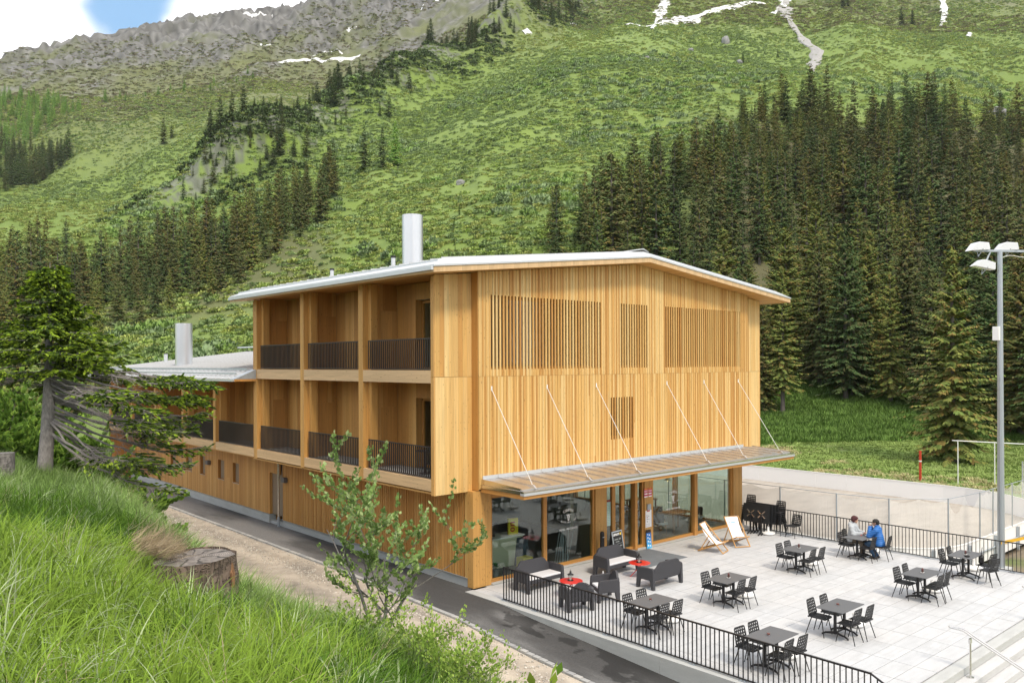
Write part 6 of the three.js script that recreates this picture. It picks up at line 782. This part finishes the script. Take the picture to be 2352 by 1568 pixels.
// needle brush on a twig: crossed blades
function brush(t, p, d, len, r, green) { const up = V3(r() - .5, 1, r() - .5), s = V3().crossVectors(d, up).normalize(), q = V3().crossVectors(s, d); for (let k = 0; k < 4; k++) { const a = k * .785 + r(), w = s.clone().multiplyScalar(Math.cos(a)).addScaledVector(q, Math.sin(a)), j = .75 + .5 * r(); t.leaf(p, d, w, len, len * .17, green.map(c => c * j)); } }
{
  const base = bankAt(98, 19); base.y -= .1; const T = thing('old_spruce', 'leaning half dead spruce with bare grey boughs before the low wing', 'tree', base.toArray()), r = rng(61), H = 5.1, t = new Tri(), boughs = [], twigs = [], live = [];
  const ax = (f) => V3().addScaledVector(RTV, .22 * f + .05 * Math.sin(f * 5)).add(V3(0, H * f, 0)); M('trunk', tapered([0, .1, .25, .4, .55, .7, .85, 1].map(ax), [.20, .16, .145, .125, .095, .06, .03, .006], 12), barkGrey, T);
  const NEW = [.33, .45, .05], OLD = [.15, .23, .04], DK = [.07, .12, .03];
  const bough = (f, az, L, sag, lift, rad, dead) => { const livef = f > .44 ? .6 : .3, wob = () => V3(r() - .5, r() - .5, r() - .5).multiplyScalar(dead ? .10 : .04), acc = V3(0, 0, 0); const d = RTV.clone().multiplyScalar(Math.cos(az)).addScaledVector(FWV, Math.sin(az)), o = ax(f), pts = [], rr = [], kink = r() * 6, n = 12; for (let i = 0; i <= n; i++) { const q = i / n, p = o.clone().addScaledVector(d, L * q).add(V3(0, lift * q * L - sag * q * q * L + .22 * L * Math.max(0, q - .65) ** 2 * 4 * (dead ? .5 : 1), 0)).add(acc.add(wob()).clone().multiplyScalar(Math.min(1, q * 4))).addScaledVector(V3(-d.z, 0, d.x), .12 * Math.sin(q * 5 + kink) * q).add(V3(0, .05 * Math.sin(q * 9 + kink) * q, 0)); pts.push(p); rr.push(lerp(rad, .005, q ** .9)); } boughs.push(tapered(pts, rr, 6));
    const side = V3(-d.z, 0, d.x), m = dead ? 40 : 16; for (let k = 0; k < m; k++) { const q = lerp(dead ? .42 : .12, 1, (k + r()) / m), i = Math.min(n - 1, (q * n) | 0), p = pts[i].clone().lerp(pts[i + 1], q * n - i), e = k % 2 ? 1 : -1, td = side.clone().multiplyScalar(e * (.5 + .5 * r())).addScaledVector(d, .55 + .4 * r()).add(V3(0, -.12 - .35 * r() + (dead ? .25 * r() : 0), 0)).normalize(), tl = (dead ? .28 + .5 * r() : .16 + .34 * r()) * (1.15 - .5 * q) * (L > 1 ? 1 : .6), ep = p.clone().addScaledVector(td, tl).add(V3(0, -.05 * tl, 0)); twigs.push(rod(p, ep, .006, .002, 3));
      for (let b = 0; b < (dead ? 5 : 2); b++) { const s = .35 + .6 * r(), sp = p.clone().lerp(ep, s), sd = td.clone().add(V3((r() - .5) * 1.3, (r() - .5) * .8, (r() - .5) * 1.3)).normalize(), sl = tl * .45; twigs.push(rod(sp, sp.clone().addScaledVector(sd, sl), .0032, .0012, 3)); if (!dead || (q > .62 && r() < livef)) for (let c = 0; c < 2; c++) brush(t, sp.clone().addScaledVector(sd, sl * c * .5), sd, .10 + .07 * r(), r, r() < .45 ? NEW : r() < .6 ? OLD : DK); }
      if (!dead || (q > .6 && r() < livef)) { const N = Math.ceil(tl / .05); for (let c = 0; c < N; c++) brush(t, p.clone().lerp(ep, c / N), td.clone().add(V3((r() - .5) * .3, .15 * r(), (r() - .5) * .3)).normalize(), .12 + .07 * r(), r, (dead ? c > N - 2 && r() < .75 : r() < .4) ? NEW : r() < .55 ? OLD : DK); } } };
  for (let i = 0; i < 92; i++) { const f = lerp(.48, .975, i / 91), L = lerp(1.5, .16, smooth(.5, 1, f)) * (.7 + .5 * r()); bough(f, r() * 6.283, L, .30, .28, .018 * (1.3 - f), false); }
  // long bare boughs on the valley side, from high and level to low and steep
  for (let i = 0; i < 27; i++) { const k = i / 26, f = lerp(.53, .24, k) + (r() - .5) * .03, az = (r() - .5) * 1.5, L = lerp(3.3, 2.7, k) * (.85 + .3 * r()); bough(f, az, L, lerp(.12, -.28, k) - .1 * r(), lerp(-.10, -.78, k) + .15 * (r() - .5), .028 + .014 * r(), true); }
  for (let i = 0; i < 9; i++) bough(lerp(.33, .55, r()), Math.PI / 2 + (r() - .5) * 1.6, 1.6 + 1.6 * r(), .05, -.25 * r(), .024, true);
  for (let i = 0; i < 4; i++) bough(lerp(.48, .6, r()), Math.PI + (r() - .5) * 1.2, 1.3 + 1.0 * r(), .12, .02, .022, true);
  M('boughs', mg(boughs), barkGrey, T); stuff(M('twigs', mg(twigs), std(.30, .265, .25, .95), T)); stuff(M('needles', t.geo(), foliage(1, 1, 1), T));
}
function leafy(name, label, cat, pos, seed, o) { // broad leaved plant: branching stems with separate leaves
  const T = thing(name, label, cat, pos.toArray()), r = rng(seed), wood_ = [], t = new Tri(); const leafAt = (p, d) => { const s = o.leaf * (.7 + .6 * r()), w = V3().crossVectors(d, V3(r() - .5, .6, r() - .5)).normalize(), k = .75 + .5 * r(), c = r() < .3 ? o.c2 : o.c1; t.leaf(p, d, w, s, s * o.fat, c.map(q => q * k)); };
  const grow = (p, d, L, rad, lv) => { const n = 5, pts = [p.clone()], rr = [rad], dir = d.clone(), q = p.clone(); for (let i = 1; i <= n; i++) { dir.add(V3((r() - .5) * .35, (r() - .35) * .22 + (o.droop ?? 0), (r() - .5) * .35)).normalize(); q.addScaledVector(dir, L / n); pts.push(q.clone()); rr.push(rad * lerp(1, .45, i / n)); if (lv >= o.leafFrom) for (let k = 0; k < o.dense; k++) leafAt(q.clone().add(V3((r() - .5) * .06, (r() - .5) * .06, (r() - .5) * .06)), V3(r() - .5, .2 + .5 * (r() - .3), r() - .5).add(dir).normalize()); } wood_.push(tapered(pts, rr, lv ? 4 : 7)); if (lv < o.levels) for (let k = 0; k < o.fork; k++) { const i = 2 + ((r() * (n - 1)) | 0), a = r() * 6.283, nd = dir.clone().multiplyScalar(.55).add(V3(Math.cos(a), .35 * r() + .1, Math.sin(a)).multiplyScalar(.75)).normalize(); grow(pts[Math.min(i, n)], nd, L * (.5 + .3 * r()), rr[Math.min(i, n)] * .7, lv + 1); } };
  for (let s = 0; s < o.stems; s++) { const a = s / o.stems * 6.283 + r(); grow(V3(0, 0, 0), V3(Math.cos(a) * o.open, 1, Math.sin(a) * o.open).addScaledVector(RTV, o.lean ?? 0).normalize(), o.h * (.75 + .4 * r()), o.rad, 0); }
  M('stems', mg(wood_), o.bark ?? barkGrey, T); stuff(M('leaves', t.geo(), o.mat ?? foliage(1, 1, 1, .3), T)); return T;
}
leafy('alder_sapling', 'young alder with open grey branches and round leaves, before the lane', 'tree', bankAt(872, 11.8), 23, { stems: 4, lean: .08, open: .34, h: 1.5, rad: .032, levels: 3, fork: 3, leafFrom: 2, dense: 5, leaf: .062, fat: .42, c1: [.19, .29, .085], c2: [.36, .45, .20] });
[[985, 10.6, 3], [1070, 10.0, 4], [1030, 9.3, 5], [930, 9.6, 6], [1090, 9.0, 8], [820, 10.2, 9]].forEach(([px, v, sd], k) => leafy('rose_shrub', ['yellow green wild rose shrub below the alder sapling', 'wild rose shrub reaching over the gravel track, topmost right', 'low wild rose shrub in the middle of the bank edge', 'wild rose shrub left of the others, under the sapling', 'wild rose shrub at the lowest right end of the bank', 'small wild rose shrub between stump and sapling'][k], 'shrub', bankAt(px, v), sd, { stems: 5, open: .7, h: .55, rad: .006, levels: 2, fork: 3, leafFrom: 1, dense: 3, leaf: .04, fat: .34, droop: -.01, c1: [.22, .34, .06], c2: [.34, .45, .10], bark: bark }));
[[20, 27, 2.6, 1], [85, 29, 2.3, 2], [-40, 25, 2.8, 3], [150, 31, 2.0, 4], [60, 23.5, 1.4, 5], [200, 33, 1.6, 6], [-10, 33, 3.4, 7], [190, 24, 1.5, 8], [265, 25, 1.5, 9], [330, 27, 1.2, 10]].forEach(([px, v, h, sd], k) => leafy('broadleaf_bush', ['bright green bush at the left edge behind the old spruce', 'dense green bush right behind the trunk of the old spruce', 'tall green bush cut by the left edge of the photo', 'green bush low behind the boughs of the old spruce', 'low dark green bush at the foot of the old spruce', 'small green bush between old spruce and low wing', 'highest green bush at far left, behind all the others', 'dark green bush under the lowest boughs, nearest the trunk', 'green bush under the middle of the bare boughs', 'green bush at the lane end below the bough tips'][k], 'bush', bankAt(px, v).add(V3(0, -.3, 0)), sd * 7, { stems: 8, open: .55, h, rad: .03, levels: 2, fork: 5, leafFrom: 1, dense: 9, leaf: .17, fat: .36, c1: [.12, .22, .035], c2: [.24, .37, .06], bark: bark }));
leafy('broadleaf_sprout', 'fresh green sprout with broad leaves at the bottom edge of photo', 'plant', bankAt(1243, 6).add(V3(0, 1.15, 0)), 5, { stems: 3, open: .4, h: .24, rad: .005, levels: 0, fork: 0, leafFrom: 0, dense: 1, leaf: .11, fat: .26, c1: [.16, .30, .04], c2: [.26, .36, .05], bark: bark });
// thin mountain haze
scene.fog = new THREE.FogExp2(0xe6ebef, 0.00006);
renderer.render(scene, camera);
